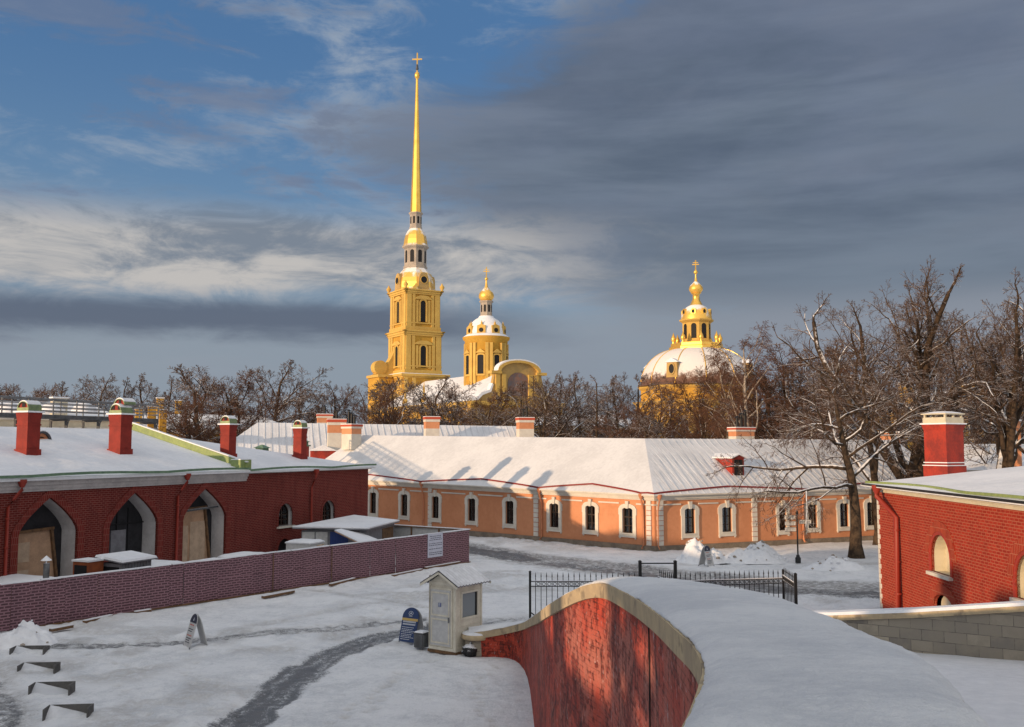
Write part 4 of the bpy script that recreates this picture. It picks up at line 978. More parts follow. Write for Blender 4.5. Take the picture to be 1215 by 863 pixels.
# inner corner for the back walls
bi = K0 + (nL+nR)*(DP/(1+nL.dot(nR)))
bL = eL+nL*DP; bR = eR+nR*DP
for a, b in ((eL,bL),(bL,bi),(bi,bR),(bR,eR)): mb.face([V(a.x,a.y,0),V(b.x,b.y,0),V(b.x,b.y,3.8),V(a.x,a.y,3.8)])
mb.obj('wall', 'ochre', org, OO, recalc=False)
mb = MB()
for f in (oL, oR): f.slab(mb, -.06, f.L, -.1, .36, -.05, .10)
mb.obj('plinth', 'plinth', org, OO)
mb = MB()
for f in (oL, oR):
    for (h0,h1,o1) in ((3.46,3.56,.12),(3.56,3.70,.22),(3.70,3.80,.34),(3.80,3.86,.42)): f.slab(mb, -o1*.63, f.L, h0, h1, -.02, o1)
    hh = sL if f is oL else sR; edges = [0]+[x for s_ in hh for x in (s_-.72, s_+.72)]+[f.L]
    for a, b in zip(edges[::2], edges[1::2]):
        if b > a: f.slab(mb, a, b, 3.12, 3.22, -.02, .07)
mb.obj('cornice', 'stucco_white', org, OO)
for f, s_, w_ in ((oL,.42,.36),(oR,.42,.46),(oR,oR.s_(894.5),.42),(oL,oL.s_(636.5),.42),(oL,oL.s_(500)-1.1,.42)):
    mb = MB(); ms = MB()
    for i in range(9): f.slab(mb, s_-w_/2-(.02 if i%2 else 0), s_+w_/2, .38+i*.345, .38+i*.345+.305, -.02, .10)
    f.slab(ms, s_-w_/2+.02, s_+w_/2-.02, .36, 3.46, -.02, .055)
    qo = mb.obj('quoin', 'stucco_white', org, OO); ms.obj('quoin_joint', 'red_band', qo, OO)
for px in (764.3, 643.6, 503.5): downpipe(org, oL, oL.s_(px), .1, 3.92, .14, 'pipe_orange', OO, r=.07)
downpipe(org, oR, oR.s_(951), .1, 3.95, .14, 'pipe_orange', OO, r=.08); downpipe(org, oR, .15, .1, 3.9, .2, 'pipe_orange', OO, r=.05)
# roof
apex = P(765,520.5,K0.y+6.7)
def on_line(base, dirv, px, s_guess=0):
    r = ray(px, 520); a = r.x/r.y; return (a*base.y-base.x)/(dirv.x-a*dirv.y)
tl = on_line(apex, dl, 427); rl = apex+dl*tl; rl.z = P(427,516.5,rl.y).z
rx = apex+dr*(Rx-3.0); rx.z = P(1050,522,(apex+dr*19).y).z
ov = .5
def eave(f, s_, o=ov, dz=0): p = f(s_, 3.88, o); p.z += dz; return p
ek = K0+(oL.n+oR.n)*(ov/(1+oL.n.dot(oR.n))); ek.z = oL(0,3.88,0).z
eLL = eave(oL, oL.L); eRR = eave(oR, oR.L)
mb = MB()
def grid(mb, a, b, c, d, nu, nv, amp, mi, sm_=True):
    vs = []
    for i in range(nu+1):
        for j in range(nv+1):
            u, v = i/nu, j/nv; p = (a*(1-u)+b*u)*(1-v)+(d*(1-u)+c*u)*v; vs.append(p+V(0,0,amp*(vnoise(p.x*.4,p.y*.4)+.5*vnoise(p.x*1.5,p.y*1.5,2))*min(1,6*min(v,1-v,u,1-u)+.1)))
    mb.mesh(vs, [(i*(nv+1)+j,(i+1)*(nv+1)+j,(i+1)*(nv+1)+j+1,i*(nv+1)+j+1) for i in range(nu) for j in range(nv)], mi, sm_)
grid(mb, ek, eLL, rl, apex, 60, 12, .035, 0)
grid(mb, ek, eRR, rx, apex, 2, 2, 0, 1, False)
beL = bL+nL*.5; beL.z = 4.0; beI = V(bi.x,bi.y,4.0); beR = V(bR.x,bR.y,4.0)
mb.face([rl, beL, beI, apex], 0); mb.face([apex, beI, beR, rx], 1); mb.face([eLL, beL, rl], 0); mb.face([rx, beR, eRR], 1)
for a, b in ((ek,eLL),(ek,eRR)): mb.face([a, b, b-V(0,0,.09), a-V(0,0,.09)], 2)
rf = mb.obj('roof', ['snow_roof_fine','snow_roof_seamed','stucco_white'], org, OO, recalc=False)
# standing seams on the right slope
mb = MB(); nse = int(oR.L/.62)
for i in range(1, nse):
    u = i/nse; a = eave(oR, oR.L*u, ov); tt = max(0, min(1, ((a-apex).dot(dr))/((rx-apex).dot(dr))))
    b = apex+(rx-apex)*tt
    if i*.62 < 3: b = None
    sa = oR.L*u; up = (apex-ek)
    b = eave(oR, sa, ov)+nR*5.9; b.z = apex.z
    # stop at the hip for seams that start left of the apex
    sap = (apex-K0).dot(dr)
    if sa < sap: k_ = sa/sap; b = a+(b-a)*k_
    mb.bar(a+V(0,0,.008), b+V(0,0,.008), .03, .022)
mb.obj('standing_seam', 'tin_snow', rf, OO)
# swept maroon gutters
mb = MB()
def swag(f, sa, sb, up):
    k_ = 16; pr = None
    for i in range(k_+1):
        t = i/k_; s_ = sa+(sb-sa)*t; a = 1-abs(2*t-1); a = a**.85
        w_ = up*a; p = eave(f, s_, ov-.06-w_*.95); 
        top = apex.z; rise = (top-f(s_,3.88,0).z)/(5.4 if f is oL else 6.4); p.z = f(s_,3.88,0).z+w_*rise+.10
        if pr is not None: mb.bar(pr, p, .05, .11)
        pr = p
dps = [0.1, oL.s_(764.3), oL.s_(643.6), oL.s_(503.5), oL.s_(503.5)*1.5]
dps[1] = oL.s_(764.3)
swag(oL, dps[1], dps[2], .62); swag(oL, dps[2], dps[3], .62); swag(oL, dps[3], oL.L, .6)
swag(oR, -.3, oR.s_(951), .55); swag(oR, oR.s_(951), oR.L, .6); swag(oL, -.3, dps[1], .05)
mb.obj('gutter', 'maroon', rf, OO)
# dormer on the right slope
dc = P(880,566,K0.y+8.2)
sD = (V(dc.x,dc.y,0)-K0).dot(dr); fD = lambda a, b, o: V(0,0,b)+(K0+dr*a+oR.n*o)*1
oD = lambda a,b,o: V((K0+dr*a+oR.n*o).x, (K0+dr*a+oR.n*o).y, b)
wD = 1.0; zD = dc.z; ofr = -2.3; s0_ = oR.s_(873)+.0
DO = 1.45
def hitD(px, py, o): r = ray(px, py); aa = r.x/r.y; q0 = K0-oR.n*o; s_ = (aa*q0.y-q0.x)/(dr.x-aa*dr.y); return s_, P(px, py, (q0+dr*s_).y).z
sD, zf = hitD(876,566,DO); _, zt2 = hitD(876,541,DO)
cD = sD; wD = .52
mb = MB(); mb.prism([(-DO,zf-.2),(-DO,zt2-.2),(-5.2,zt2-.2),(-5.2,zf-.2)], lambda a,b,o: oD(o,b,a), cD-wD, cD+wD, 0)
dm = mb.obj('dormer', 'red_paint', rf, OO)
mb = MB(); mb.prism([(cD-wD-.08,zt2-.2),(cD+wD+.08,zt2-.2),(cD,zt2+.06)], oD, -5.3, -DO+.12, 0); mb.prism([(cD-wD-.16,zt2-.19),(cD,zt2+.08),(cD+wD+.16,zt2-.19),(cD+wD+.16,zt2-.10),(cD,zt2+.17),(cD-wD-.16,zt2-.10)], oD, -5.4, -DO+.2, 1); mb.obj('roof', ['red_dark','snow_roof'], dm, OO)
mb = MB(); mb.prism([(cD-.36,zf+.10),(cD+.36,zf+.10),(cD+.36,zt2-.28),(cD-.36,zt2-.28)], oD, -DO, -DO+.03, 0)
for x in (-.36,-.02,.32): mb.prism([(cD+x,zf+.10),(cD+x+.05,zf+.10),(cD+x+.05,zt2-.28),(cD+x,zt2-.28)], oD, -DO+.03, -DO+.06, 1)
for y in (.33,.66): yy = zf+.10+(zt2-.28-zf-.10)*y; mb.prism([(cD-.36,yy),(cD+.36,yy),(cD+.36,yy+.05),(cD-.36,yy+.05)], oD, -DO+.03, -DO+.065, 1)
mb.obj('dormer_window', ['dark','sash'], dm, OO)
c = P(891,527,K0.y+15); c = P(880,526,84); 
banded_chimney(org, P(880,530,83.5), dr, .95, .55, P(880,530,83.5).z-.3, P(880,508,83.5).z, OO, 3, 1.1)
banded_chimney(org, P(417,525,93), dl, .75, .6, P(417,535,93).z+.1, P(417,504,93).z, OO, 3, 1.0)

# ================================================================== SECOND ORANGE HOUSE (roof behind)
b0 = P(630,516,118); q2 = thing('rear_orange_house', 'rear orange house showing only its seamed snowy hip roof behind the long orange house', 'building', (P(460,500,118).x, 118, 0)); QO = q2.location
ra, rb = P(305.5,501.5,112), P(617,506,120); dd = (rb-ra); dd.z = 0; dd.normalize(); nn_ = V(dd.y,-dd.x,0)
el_, er_ = ra-dd*6+nn_*6.5, rb+dd*5+nn_*6.5; el_.z = er_.z = 5.2; fl, fr_ = ra-dd*6-nn_*6.5, rb+dd*5-nn_*6.5; fl.z = fr_.z = 5.2
mb = MB()
mb.face([el_, er_, rb, ra], 0); mb.face([el_, ra, fl], 1); mb.face([er_, fr_, rb], 0); mb.face([ra, rb, fr_, fl], 1)
mb.obj('roof', ['snow_roof_seamed','snow_roof_fine'], q2, QO, recalc=False)
mb = MB(); ff2 = Fac(el_, er_, (0,0), (5.15,5.15), 5.15)
for a,b in ((el_,er_),(er_,fr_),(fr_,fl),(fl,el_)):
    c_ = (el_+fr_)/2; a2 = a+(c_-a)*.04; b2 = b+(c_-b)*.04; mb.face([V(a2.x,a2.y,0),V(b2.x,b2.y,0),V(b2.x,b2.y,5.15),V(a2.x,a2.y,5.15)])
mb.obj('wall', 'ochre', q2, QO, recalc=False)
mb = MB(); nse = int((er_-el_).length/.75)
for i in range(1,nse):
    a = el_.lerp(er_, i/nse); t = (a-ra).dot(dd)/(rb-ra).length; b = ra.lerp(rb, min(1,max(0,t)))
    if t < 0: b = el_.lerp(ra, (a-el_).dot(dd)/6)
    if t > 1: b = er_.lerp(rb, (er_-a).dot(dd)/5)
    mb.bar(a+V(0,0,.02), b+V(0,0,.02), .05, .05)
mb.obj('standing_seam', 'tin_snow', q2, QO)
for px, py, ty, a_, n_, D_ in ((385,503,492,.85,1,116),(399,524,498,.95,1,108),(512,516,495,.8,1,113),(623,516,496,.9,2,117)):
    banded_chimney(q2, P(px,py,D_), dd, a_, .75, P(px,py,D_).z-1.5, P(px,ty,D_).z, QO, n_, 1.2)
mb = MB(); c = P(383,535,106); mb.obox((c.x,c.y), dd, nn_, 1.3, 1.0, c.z-1.5, c.z+.0, 0); mb.prism([(-1.5,c.z),(1.5,c.z),(0,c.z+.6)], lambda a,b,o: V(c.x,c.y,0)+dd*a+nn_*o+V(0,0,b), -1.2, 1.2, 1)
mb.obj('dormer', ['red_paint','snow_roof'], q2, QO)

# ================================================================== RIGHT RED HOUSE
W0 = P(1040,573,40.5); W1 = P(1215,590.5,28.3)
rh = thing('corner_brick_house', 'sunlit bright red brick house with white toothed corner and tall chimney at the right', 'building', (W0.x,W0.y,0)); HO = rh.location
dw = V(W1.x-W0.x, W1.y-W0.y, 0).normalized(); wl = 26.0; We = V(W0.x,W0.y,0)+dw*wl; ez = 5.45
rw = Fac(W0, We, (0,0), (ez, ez), ez, (0,30))
rend = V(-rw.n.x,-rw.n.y,0)
def pz(px,py,f): return P(px,py,f(f.s_(px),0).y).z
a0, a1 = rw.s_(1103), rw.s_(1125.5)
w1 = (a0, a1, pz(1114,681,rw), pz(1114,637.5,rw)-(a1-a0)/2*.9)
stp = rw.s_(1217)-rw.s_(1113); w2 = (a0+stp, a1+stp, w1[2], w1[3]); w3 = (a0+2*stp, a1+2*stp, w1[2], w1[3])
low1 = (rw.s_(1104), rw.s_(1128), .05, pz(1116,722,rw))
mb = MB(); rw.wall(mb, [arch(*w_,'round') for w_ in (w1,w2,w3)]+[arch(*low1,'round',.45)], depth=.1)
bq = [V(W0.x,W0.y,0), V(W0.x,W0.y,0)+rend*10, We+rend*10, We]
for a,b in ((0,1),(1,2),(2,3)): mb.face([bq[a], bq[b], bq[b]+V(0,0,ez), bq[a]+V(0,0,ez)])
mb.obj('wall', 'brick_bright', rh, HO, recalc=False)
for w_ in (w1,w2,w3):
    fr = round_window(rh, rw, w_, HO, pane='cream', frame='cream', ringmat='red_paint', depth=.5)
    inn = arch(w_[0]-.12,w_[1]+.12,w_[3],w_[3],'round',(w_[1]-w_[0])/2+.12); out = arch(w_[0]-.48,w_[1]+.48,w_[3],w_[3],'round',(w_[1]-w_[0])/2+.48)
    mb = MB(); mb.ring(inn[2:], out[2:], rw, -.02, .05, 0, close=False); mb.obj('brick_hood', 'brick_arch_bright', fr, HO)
mb = MB(); inn = arch(*low1,'round',.45); out = arch(low1[0]-.35,low1[1]+.35,.05,low1[3],'round',.8); mb.ring(inn[1:]+[inn[0]], out[1:]+[out[0]], rw, -.02, .05, 0, close=False); la = mb.obj('cellar_window', 'brick_arch_bright', rh, HO)
mb = MB(); mb.prism(inn, rw, -.3, -.25); mb.obj('pane', 'cream', la, HO)
mb = MB()
for i in range(27):
    w_ = .16 if i % 2 else .27; rw.slab(mb, -.02, w_, .02+i*.2, .02+i*.2+.185, -.02, .012)
    mb.obox((W0.x+rend.x*w_,W0.y+rend.y*w_), rend, dw, w_, .012, .02+i*.2, .205+i*.2)
mb.obj('quoin', 'stucco_white', rh, HO)
mb = MB(); rw.slab(mb, -.15, wl, ez-.30, ez-.18, -.02, .1); rw.slab(mb, -.2, wl, ez-.18, ez-.04, -.02, .2); mb.obj('cornice', 'cream', rh, HO)
mb = MB(); ro = lambda s_, w_, z: rw(s_, 0, -w_)+V(0,0,z)
zR = 6.35; sheet(mb, [ro(-.6,-.45,ez), ro(wl,-.45,ez), ro(wl,6.0,zR), ro(2.5,6.0,zR)], .1); sheet(mb, [ro(-.6,-.45,ez), ro(2.5,6.0,zR), ro(-.6,10.5,ez)], .1); sheet(mb, [ro(2.5,6.0,zR), ro(wl,6.0,zR), ro(wl,10.5,ez), ro(-.6,10.5,ez)], .1)
lump(mb, ro(-.5,-.40,ez), ro(wl,-.40,ez), ro(wl,5.9,zR), ro(2.5,5.9,zR), 60, 14, .05)
rr = mb.obj('roof', 'snow_roof', rh, HO)
mb = MB(); 
for i in range(24):
    f_ = lambda t: rw(t,0,.30-.28*abs(math.sin(math.pi*min(1,max(0,(t+.2))/9.0)))*1.2)+V(0,0,ez+.07+.04*abs(math.sin(math.pi*(t+.2)/9.0)))
    mb.bar(f_(-.4+i*.95), f_(-.4+(i+1)*.95), .07, .09)
mb.obj('gutter', 'green_lime', rr, HO)
mb = MB(); rw.slab(mb, -.5, wl, ez-.06, ez+.02, .38, .47); mb.obj('eaves_board', 'iron', rr, HO)
downpipe(rh, rw, rw.s_(1052), .1, ez-.0, .16, 'pipe_red', HO, r=.10, shift=1.4)
c = P(1121,555,41.5); ex = rend; ey = V(-ex.y,ex.x,0); c0 = V(c.x,c.y,0)
cr = R(28); ex = V(math.cos(cr), math.sin(cr), 0); ey = V(-ex.y, ex.x, 0)
zb_, zt_ = P(1121,559,41.5).z-.4, P(1121,504,41.5).z
mb = MB(); mb.obox(c0,ex,ey,.60,.60,zb_,zb_+.62); mb.obox(c0,ex,ey,.55,.55,zb_+.62,zt_-.25); mb.obox(c0,ex,ey,.55,.55,zt_-.25,zt_,0,.62,.62)
mb.obox(c0,ex,ey,.62,.62,zb_+.622,zb_+.66,1); mb.obox(c0,ex,ey,.59,.59,zb_+.74,zb_+.78,1)
ch = mb.obj('chimney', ['red_paint','snow_roof'], rh, HO)
mb = MB(); mb.obox(c0,ex,ey,.66,.66,zt_+.002,zt_+.06,1); mb.obox(c0,ex,ey,.57,.57,zt_+.06,zt_+.30,0)
for x,y in ((-.5,-.5),(.5,-.5),(.5,.5),(-.5,.5),(0,-.5),(0,.5)): p = c0+ex*x+ey*y; mb.obox(p,ex,ey,.04,.04,zt_+.3,zt_+.42,0)
mb.obox(c0,ex,ey,.62,.62,zt_+.42,zt_+.47,0); mb.obox(c0,ex,ey,.60,.60,zt_+.472,zt_+.56,1,.25,.25); mb.obj('chimney_cap', ['cream','snow_roof'], ch, HO)

# ---- unseen blocks added behind the camera on the left to shade the yard
gb = thing('shade_blocks', 'tall brick bastion with chimneys standing behind the viewpoint, out of the picture', 'building', (-34,-18,0)); GO = gb.location
mb = MB(); mb.box(-40,-30,-13,9,0,8.7); mb.box(-40,-30,-60,-24,0,12.8); mb.box(-31,-30,-24,-12.6,0,8.7); mb.box(-31,-30,-17.5,-12.6,8.7,9.5)
mb.hexa([(-31,-24,9.3),(-30,-24,9.3),(-30,-12.6,10.0),(-31,-12.6,10.0),(-31,-24,9.8),(-30,-24,9.8),(-30,-12.6,10.4),(-31,-12.6,10.4)])  # sloping bar leaves slits, shaped to throw light bands on the ramp wall
mb.box(-31,-30,-24,-12.6,10.8,12.8)
for y in (-23.5,-21,-18.6,-16.4,-14,-12.8): mb.box(-30.8,-30.2,y-.16,y+.16,9,12)
mb.box(-44,-40.2,-2,12,0,12.2); mb.box(-46,-42,12,26,0,10.4); mb.box(-32,-31,-6,-5,8.7,11.5); mb.box(-32,-31,-9.6,-8.9,8.7,11.2)
mb.obj('wall', 'brick', gb, GO)
mb = MB(); mb.box(-40.5,-29.5,-13.5,9.3,8.71,8.95); mb.obj('roof', 'snow_roof', gb, GO)

# ================================================================== KIOSK AND YARD THINGS
kc = G(540.5,778); th = R(36)
kd = V(-math.cos(th), math.sin(th), 0); ke = V(math.sin(th), math.cos(th), 0)
wA, wB = 1.17, 1.42
kio = thing('ticket_kiosk', 'small cream wooden ticket booth with ridged snowy gable roof and one window', 'kiosk', (kc.x,kc.y,0)); KO = kio.location
kf = Fac(kc, kc+kd*wA, (0,0), (2.38,2.38), 2.3, (0,0)); ks = Fac(kc, kc+ke*wB, (0,0), (2.38,2.38), 2.3, (10,0))
cc = kc+kd*wA/2+ke*wB/2
mb = MB(); ctr = V(cc.x,cc.y,0)
hw = [(.38,wB-.18,1.18,2.0)]
kf.wall(mb, [], h0=.1); ks.wall(mb, [[(.28,1.10),(wB-.2,1.10),(wB-.2,1.98),(.28,1.98)]], h0=.1, depth=.06)
q = [kc+kd*wA, kc+kd*wA+ke*wB, kc+ke*wB]
for a,b in ((0,1),(1,2)): mb.face([q[a]+V(0,0,.1), q[b]+V(0,0,.1), q[b]+V(0,0,2.38), q[a]+V(0,0,2.38)])
for i in range(5): ks.slab(mb, 0, .22, .3+i*.4, .31+i*.4, 0, .008); ks.slab(mb, 0, wB, .2+i*.17, .212+i*.17, 0, .01)
for i in range(2): ks.slab(mb, 0, wB, 2.06+i*.12, 2.072+i*.12, 0, .01)
mb.obj('body', 'booth_paint', kio, KO, recalc=False)
mb = MB()
for f, L_ in ((kf,wA),(ks,wB)):
    f.slab(mb, -.02, .07, .1, 2.3, 0, .03); f.slab(mb, L_-.07, L_, .1, 2.3, 0, .03); f.slab(mb, .07, L_-.07, .1, .2, 0, .025); f.slab(mb, .07, L_-.07, 2.2, 2.3, 0, .025)
mb.obj('corner_trim', 'booth_paint', kio, KO)
mb = MB(); mb.obox((cc.x,cc.y), kd, ke, wA/2+.04, wB/2+.04, 0, .1); mb.obj('base', 'timber', kio, KO)
mb = MB(); D0, D1 = .20, wA-.09; kf.slab(mb, D0-.07, D1+.07, .22, 2.12, .0, .03, 1); kf.slab(mb, D0, D1, .25, 2.05, .03, .05, 0)
door = mb.obj('door', ['board_white','booth_paint'], kio, KO)
mb = MB()
for (h0,h1) in ((.32,1.12),(1.2,1.98)): mb.ring([(D0+.08,h0+.05),(D1-.08,h0+.05),(D1-.08,h1-.05),(D0+.08,h1-.05)], [(D0+.04,h0),(D1-.04,h0),(D1-.04,h1),(D0+.04,h1)], kf, .05, .07)
mb.obj('door_moulding', 'booth_paint', door, KO)
mb = MB(); kf.slab(mb, D0+.03, D0+.07, 1.02, 1.2, .05, .10); mb.obj('handle', 'steel', door, KO)
cx_ = (D0+D1)/2; mb = MB(); kf.slab(mb, cx_-.04, cx_+.08, 1.50, 1.63, .052, .060, 0)
for y in (1.52,1.56,1.60): kf.slab(mb, cx_-.02, cx_+.05, y, y+.014, .060, .064, 1)
kf.slab(mb, cx_+.04, cx_+.055, 1.52, 1.614, .060, .064, 1); mb.obj('pictogram', ['blue','ink_white'], door, KO)
mb = MB(); mb.ring([(.33,1.15),(wB-.25,1.15),(wB-.25,1.93),(.33,1.93)], [(.26,1.08),(wB-.18,1.08),(wB-.18,2.0),(.26,2.0)], ks, -.04, .03)
wi = mb.obj('window', 'booth_paint', kio, KO); mb = MB(); ks.slab(mb, .28, wB-.2, 1.1, 1.98, -.05, -.04); mb.obj('pane', 'kiosk_pane', wi, KO)
mb = MB(); ks.slab(mb, wB-.31, wB-.25, 1.15, 1.93, -.04, -.01); mb.obj('dark_edge', 'iron', wi, KO)
# roof: ridge runs along ke
zr0, zr1 = 2.36, 2.76; g = lambda a, b, z: V(kc.x,kc.y,0)+kd*a+ke*b+V(0,0,z)
mb = MB(); mb.prism([(0,2.34),(wA,2.34),(wA/2,zr1-.05)], lambda a,b,o: g(a,o,b), -.01, .03); mb.prism([(0,2.34),(wA,2.34),(wA/2,zr1-.05)], lambda a,b,o: g(a,o,b), wB-.03, wB+.01); mb.obj('gable', 'booth_paint', kio, KO)
mb = MB(); NB = 34; oh = .24
for sg_ in (0,1):
    vs = []
    for i in range(NB*2+1):
        b = -.22+(wB+.44)*i/(NB*2); rp = .016*math.cos(i*math.pi/3.0)
        for t in (0,1):
            a = (wA/2)+(-1 if sg_ == 0 else 1)*(wA/2+oh)*t; z = zr1-(zr1-zr0+.06)*t
            vs.append(g(a, b, z+rp+.02)); vs.append(g(a, b, z+rp-.02))
    n_ = NB*2+1
    for i in range(n_-1):
        o0 = i*4; o1 = (i+1)*4; base_ = len(mb.v)
        mb.mesh([vs[o0],vs[o1],vs[o1+2],vs[o0+2]], [(0,1,2,3)], 0, True); mb.mesh([vs[o0+1],vs[o1+1],vs[o1+3],vs[o0+3]], [(0,1,2,3)], 1); mb.mesh([vs[o0+2],vs[o1+2],vs[o1+3],vs[o0+3]], [(0,1,2,3)], 1)
for b in (-.22, wB+.22):
    for sgn in (-1,1): mb.bar(g(wA/2,b,zr1-.05), g(wA/2+sgn*(wA/2+oh),b,zr0-.11), .03, .07, 2)
mb.obj('roof', ['tin_snow','grey_sheet','booth_paint'], kio, KO, recalc=False)

def aboard(px, py, rz, label, style, h=1.15, w=.62, px_=None):
    c = G(px, py); t = thing('sandwich_board', label, 'sign', (c.x,c.y,0), rz)
    half = .32
    for sg_ in (-1, 1):     # front panel leans back from y=-half*... to the hinge
        def fn(a, b, o, sg_=sg_):
            k_ = b/h; y = sg_*(half*(1-k_))+sg_*o; return V(a, y, b)
        pl = arch(-w/2, w/2, .06, h-w/2*.9, 'round', w/2*.9, 14); mb = MB(); mb.prism(pl, fn, .0, .022, 0 if (sg_ == -1 and style == 'blue') else 1)
        pn = mb.obj('panel', ['blue_sign','board_white'], t)
        mb = MB()
        for x in (-w/2+.02, w/2-.02): mb.bar(fn(x,0,.01), fn(x,.1,.01), .03, .03)
        mb.obj('foot', 'steel', pn)
        if sg_ == -1:
            mb = MB(); o0, o1 = .023, .027; b2 = lambda a0,a1,h0,h1,mi: mb.prism([(a0,h0),(a1,h0),(a1,h1),(a0,h1)], fn, o0, o1, mi)
            if style == 'blue':
                b2(-w/2+.005, w/2-.005, h*.63, h*.70, 1)
                hh = h*.58
                for line in range(2):
                    x = -w*.40
                    while x < w*.36: b2(x, x+.035, hh, hh+.052, 0); x += .052
                    hh -= .085
                for line in range(8):
                    x = -w*.42; end = w*random.uniform(.1,.42)
                    while x < end: l = random.uniform(.03,.09); b2(x, min(x+l,end), hh, hh+.018, 0); x += l+.018
                    hh -= .052 if line % 3 else .065
                # emblem: an ellipse ring with a small mark
                ring = lambda r: [(r*math.cos(6.283*i/20), h*.84+r*.75*math.sin(6.283*i/20)) for i in range(20)]
                mb.ring(ring(.085), ring(.10), fn, o0, o1, 0); mb.prism([(-.035,h*.82),(.035,h*.82),(0,h*.88)], fn, o0, o1, 0); b2(-.08,.08,h*.755,h*.765,0)
                x = -.16
            else:
                cap = arch(-w/2+.004, w/2-.004, h*.74, h-w/2*.9, 'round', w/2*.9-.004, 14); mb.prism(cap, fn, o0, o1, 2)
                mb.prism([(-.04,h*.80),(.04,h*.80),(0,h*.90)], fn, o1, o1+.003, 0)
                for (hh, mi) in ((.66,3),(.54,2),(.48,2),(.36,3),(.28,2),(.22,2),(.16,2)):
                    x = -w*.36; end = w*random.uniform(.1,.36)
                    while x < end: l = random.uniform(.04,.1); b2(x, min(x+l,end), h*hh, h*hh+.03, mi); x += l+.02
            mb.obj('lettering', ['ink_white','ink_yellow','ink_dark','ink_red'], pn)
    return t
aboard(489, 762, R(-32), 'blue arched sandwich board with white lettering beside the cream booth', 'blue', 1.22, .72)
aboard(232, 768, R(-52), 'white arched sandwich board alone in the snowy yard at left', 'white', 1.15, .62)
aboard(838, 672, R(48), 'white arched sandwich board standing before the snow heap by the orange house', 'white', 1.2, .7)

c = G(500,769.5); t = thing('litter_bin', 'small grey slatted litter bin between the blue board and the booth', 'bin', (c.x,c.y,0), R(-30))
mb = MB(); mb.obox((0,0),(1,0),(0,1),.17,.17,.04,.52,0,.19,.19); mb.obj('body', 'bin_grey', t)
mb = MB()
for i in range(7):
    x = -.16+i*.053
    for yy in (-.2,.2): mb.bar((x,yy*.95,.06),(x,yy,.5),.022,.012)
    for xx in (-.2,.2): mb.bar((xx*.95,x,.06),(xx,x,.5),.012,.022)
mb.obj('slat', 'steel', t)
mb = MB(); mb.obox((0,0),(1,0),(0,1),.215,.215,.52,.56,0); mb.obox((0,0),(1,0),(0,1),.20,.20,.562,.60,1,.15,.15); mb.obj('rim', ['bin_grey','snow'], t)

def lumpball(r, seed, sq=.75, k=3, amp=.25, fr=1.6):
    bm = bmesh.new(); bmesh.ops.create_icosphere(bm, subdivisions=k, radius=1)
    vs = []
    for v in bm.verts:
        n_ = v.co.normalized(); s_ = 1+amp*vnoise(n_.x*fr+seed, n_.y*fr, n_.z*fr); vs.append((n_.x*r*s_, n_.y*r*s_, n_.z*r*s_*sq))
    fs = [tuple(v.index for v in f.verts) for f in bm.faces]; bm.free(); return vs, fs
c = G(557,779); mb = MB(); vs, fs = lumpball(.26, 3, .8, 3, .5, 2.2); mb.mesh([(x,y,z+.18) for x,y,z in vs], fs, 0, True); mb.tube([(0,0,.32),(.03,0,.42),(.08,0,.45)], [.05,.03,.05], 8)
o_ = mb.obj('rubbish_bag', 'bag'); o_.location = (c.x,c.y,0); tag(o_, 'black rubbish bag dusted with snow at the corner of the booth', 'bag')
c = G(582,777); mb = MB(); mb.obox((0,0),(1,0),(0,1),.22,.14,.0,.16,0,.25,.17); mb.obox((0,0),(1,0),(0,1),.20,.12,.161,.19,1); o_ = mb.obj('crate', ['board_white','snow']); o_.location = (c.x+.1,c.y+.1,0); o_.rotation_euler = (0,0,R(15)); tag(o_, 'small pale crate at the foot of the stone end pier', 'crate')

# low board frames half buried in the snow
pf = None
for i,(px,py,w_) in enumerate(((34,778,1.08),(45,799,1.10),(60.5,823.5,1.08),(80,852,1.08))):
    c = G(px, py)
    if pf is None:
        pf = thing('board_frame', 'low grey board frame filled with snow', 'frame', (c.x,c.y,0), R(4), 'low board frames half buried in the snowy yard')
        mb = MB(); mb.box(-.53,.53,.28,.31,-.1,.27); mb.obj('back_board', 'concrete', pf)
        for x in (-.54,.54): mb = MB(); mb.box(x-.02,x+.02,-.18,.31,-.1,.27); mb.obj('end_plate', 'concrete', pf)
        mb = MB(); vs = []; k = 10
        for a in range(k+1):
            for b in range(k+1): x = -.52+1.04*a/k; y = -.12+.40*b/k; vs.append((x, y, -.06+.26*max(0,1-a/k*1.1)*(b/k)**.7+.08*(b/k)+.015*vnoise(x*3,y*3)))
        mb.mesh(vs, [(a*(k+1)+b,(a+1)*(k+1)+b,(a+1)*(k+1)+b+1,a*(k+1)+b+1) for a in range(k) for b in range(k)], 0, True); mb.obj('snow_fill', 'snow_grey', pf)
        o_ = pf
    else: o_ = dup(pf, (c.x,c.y,0), R(4+i))
    o_['label'] = ('low grey board frame in the snow, farthest of the four, below the small snow heap', 'low grey board frame in the snow, second of the four from the hoarding', 'low grey board frame in the snow, third of the four from the hoarding', 'low grey board frame in the snow, nearest of the four')[i]

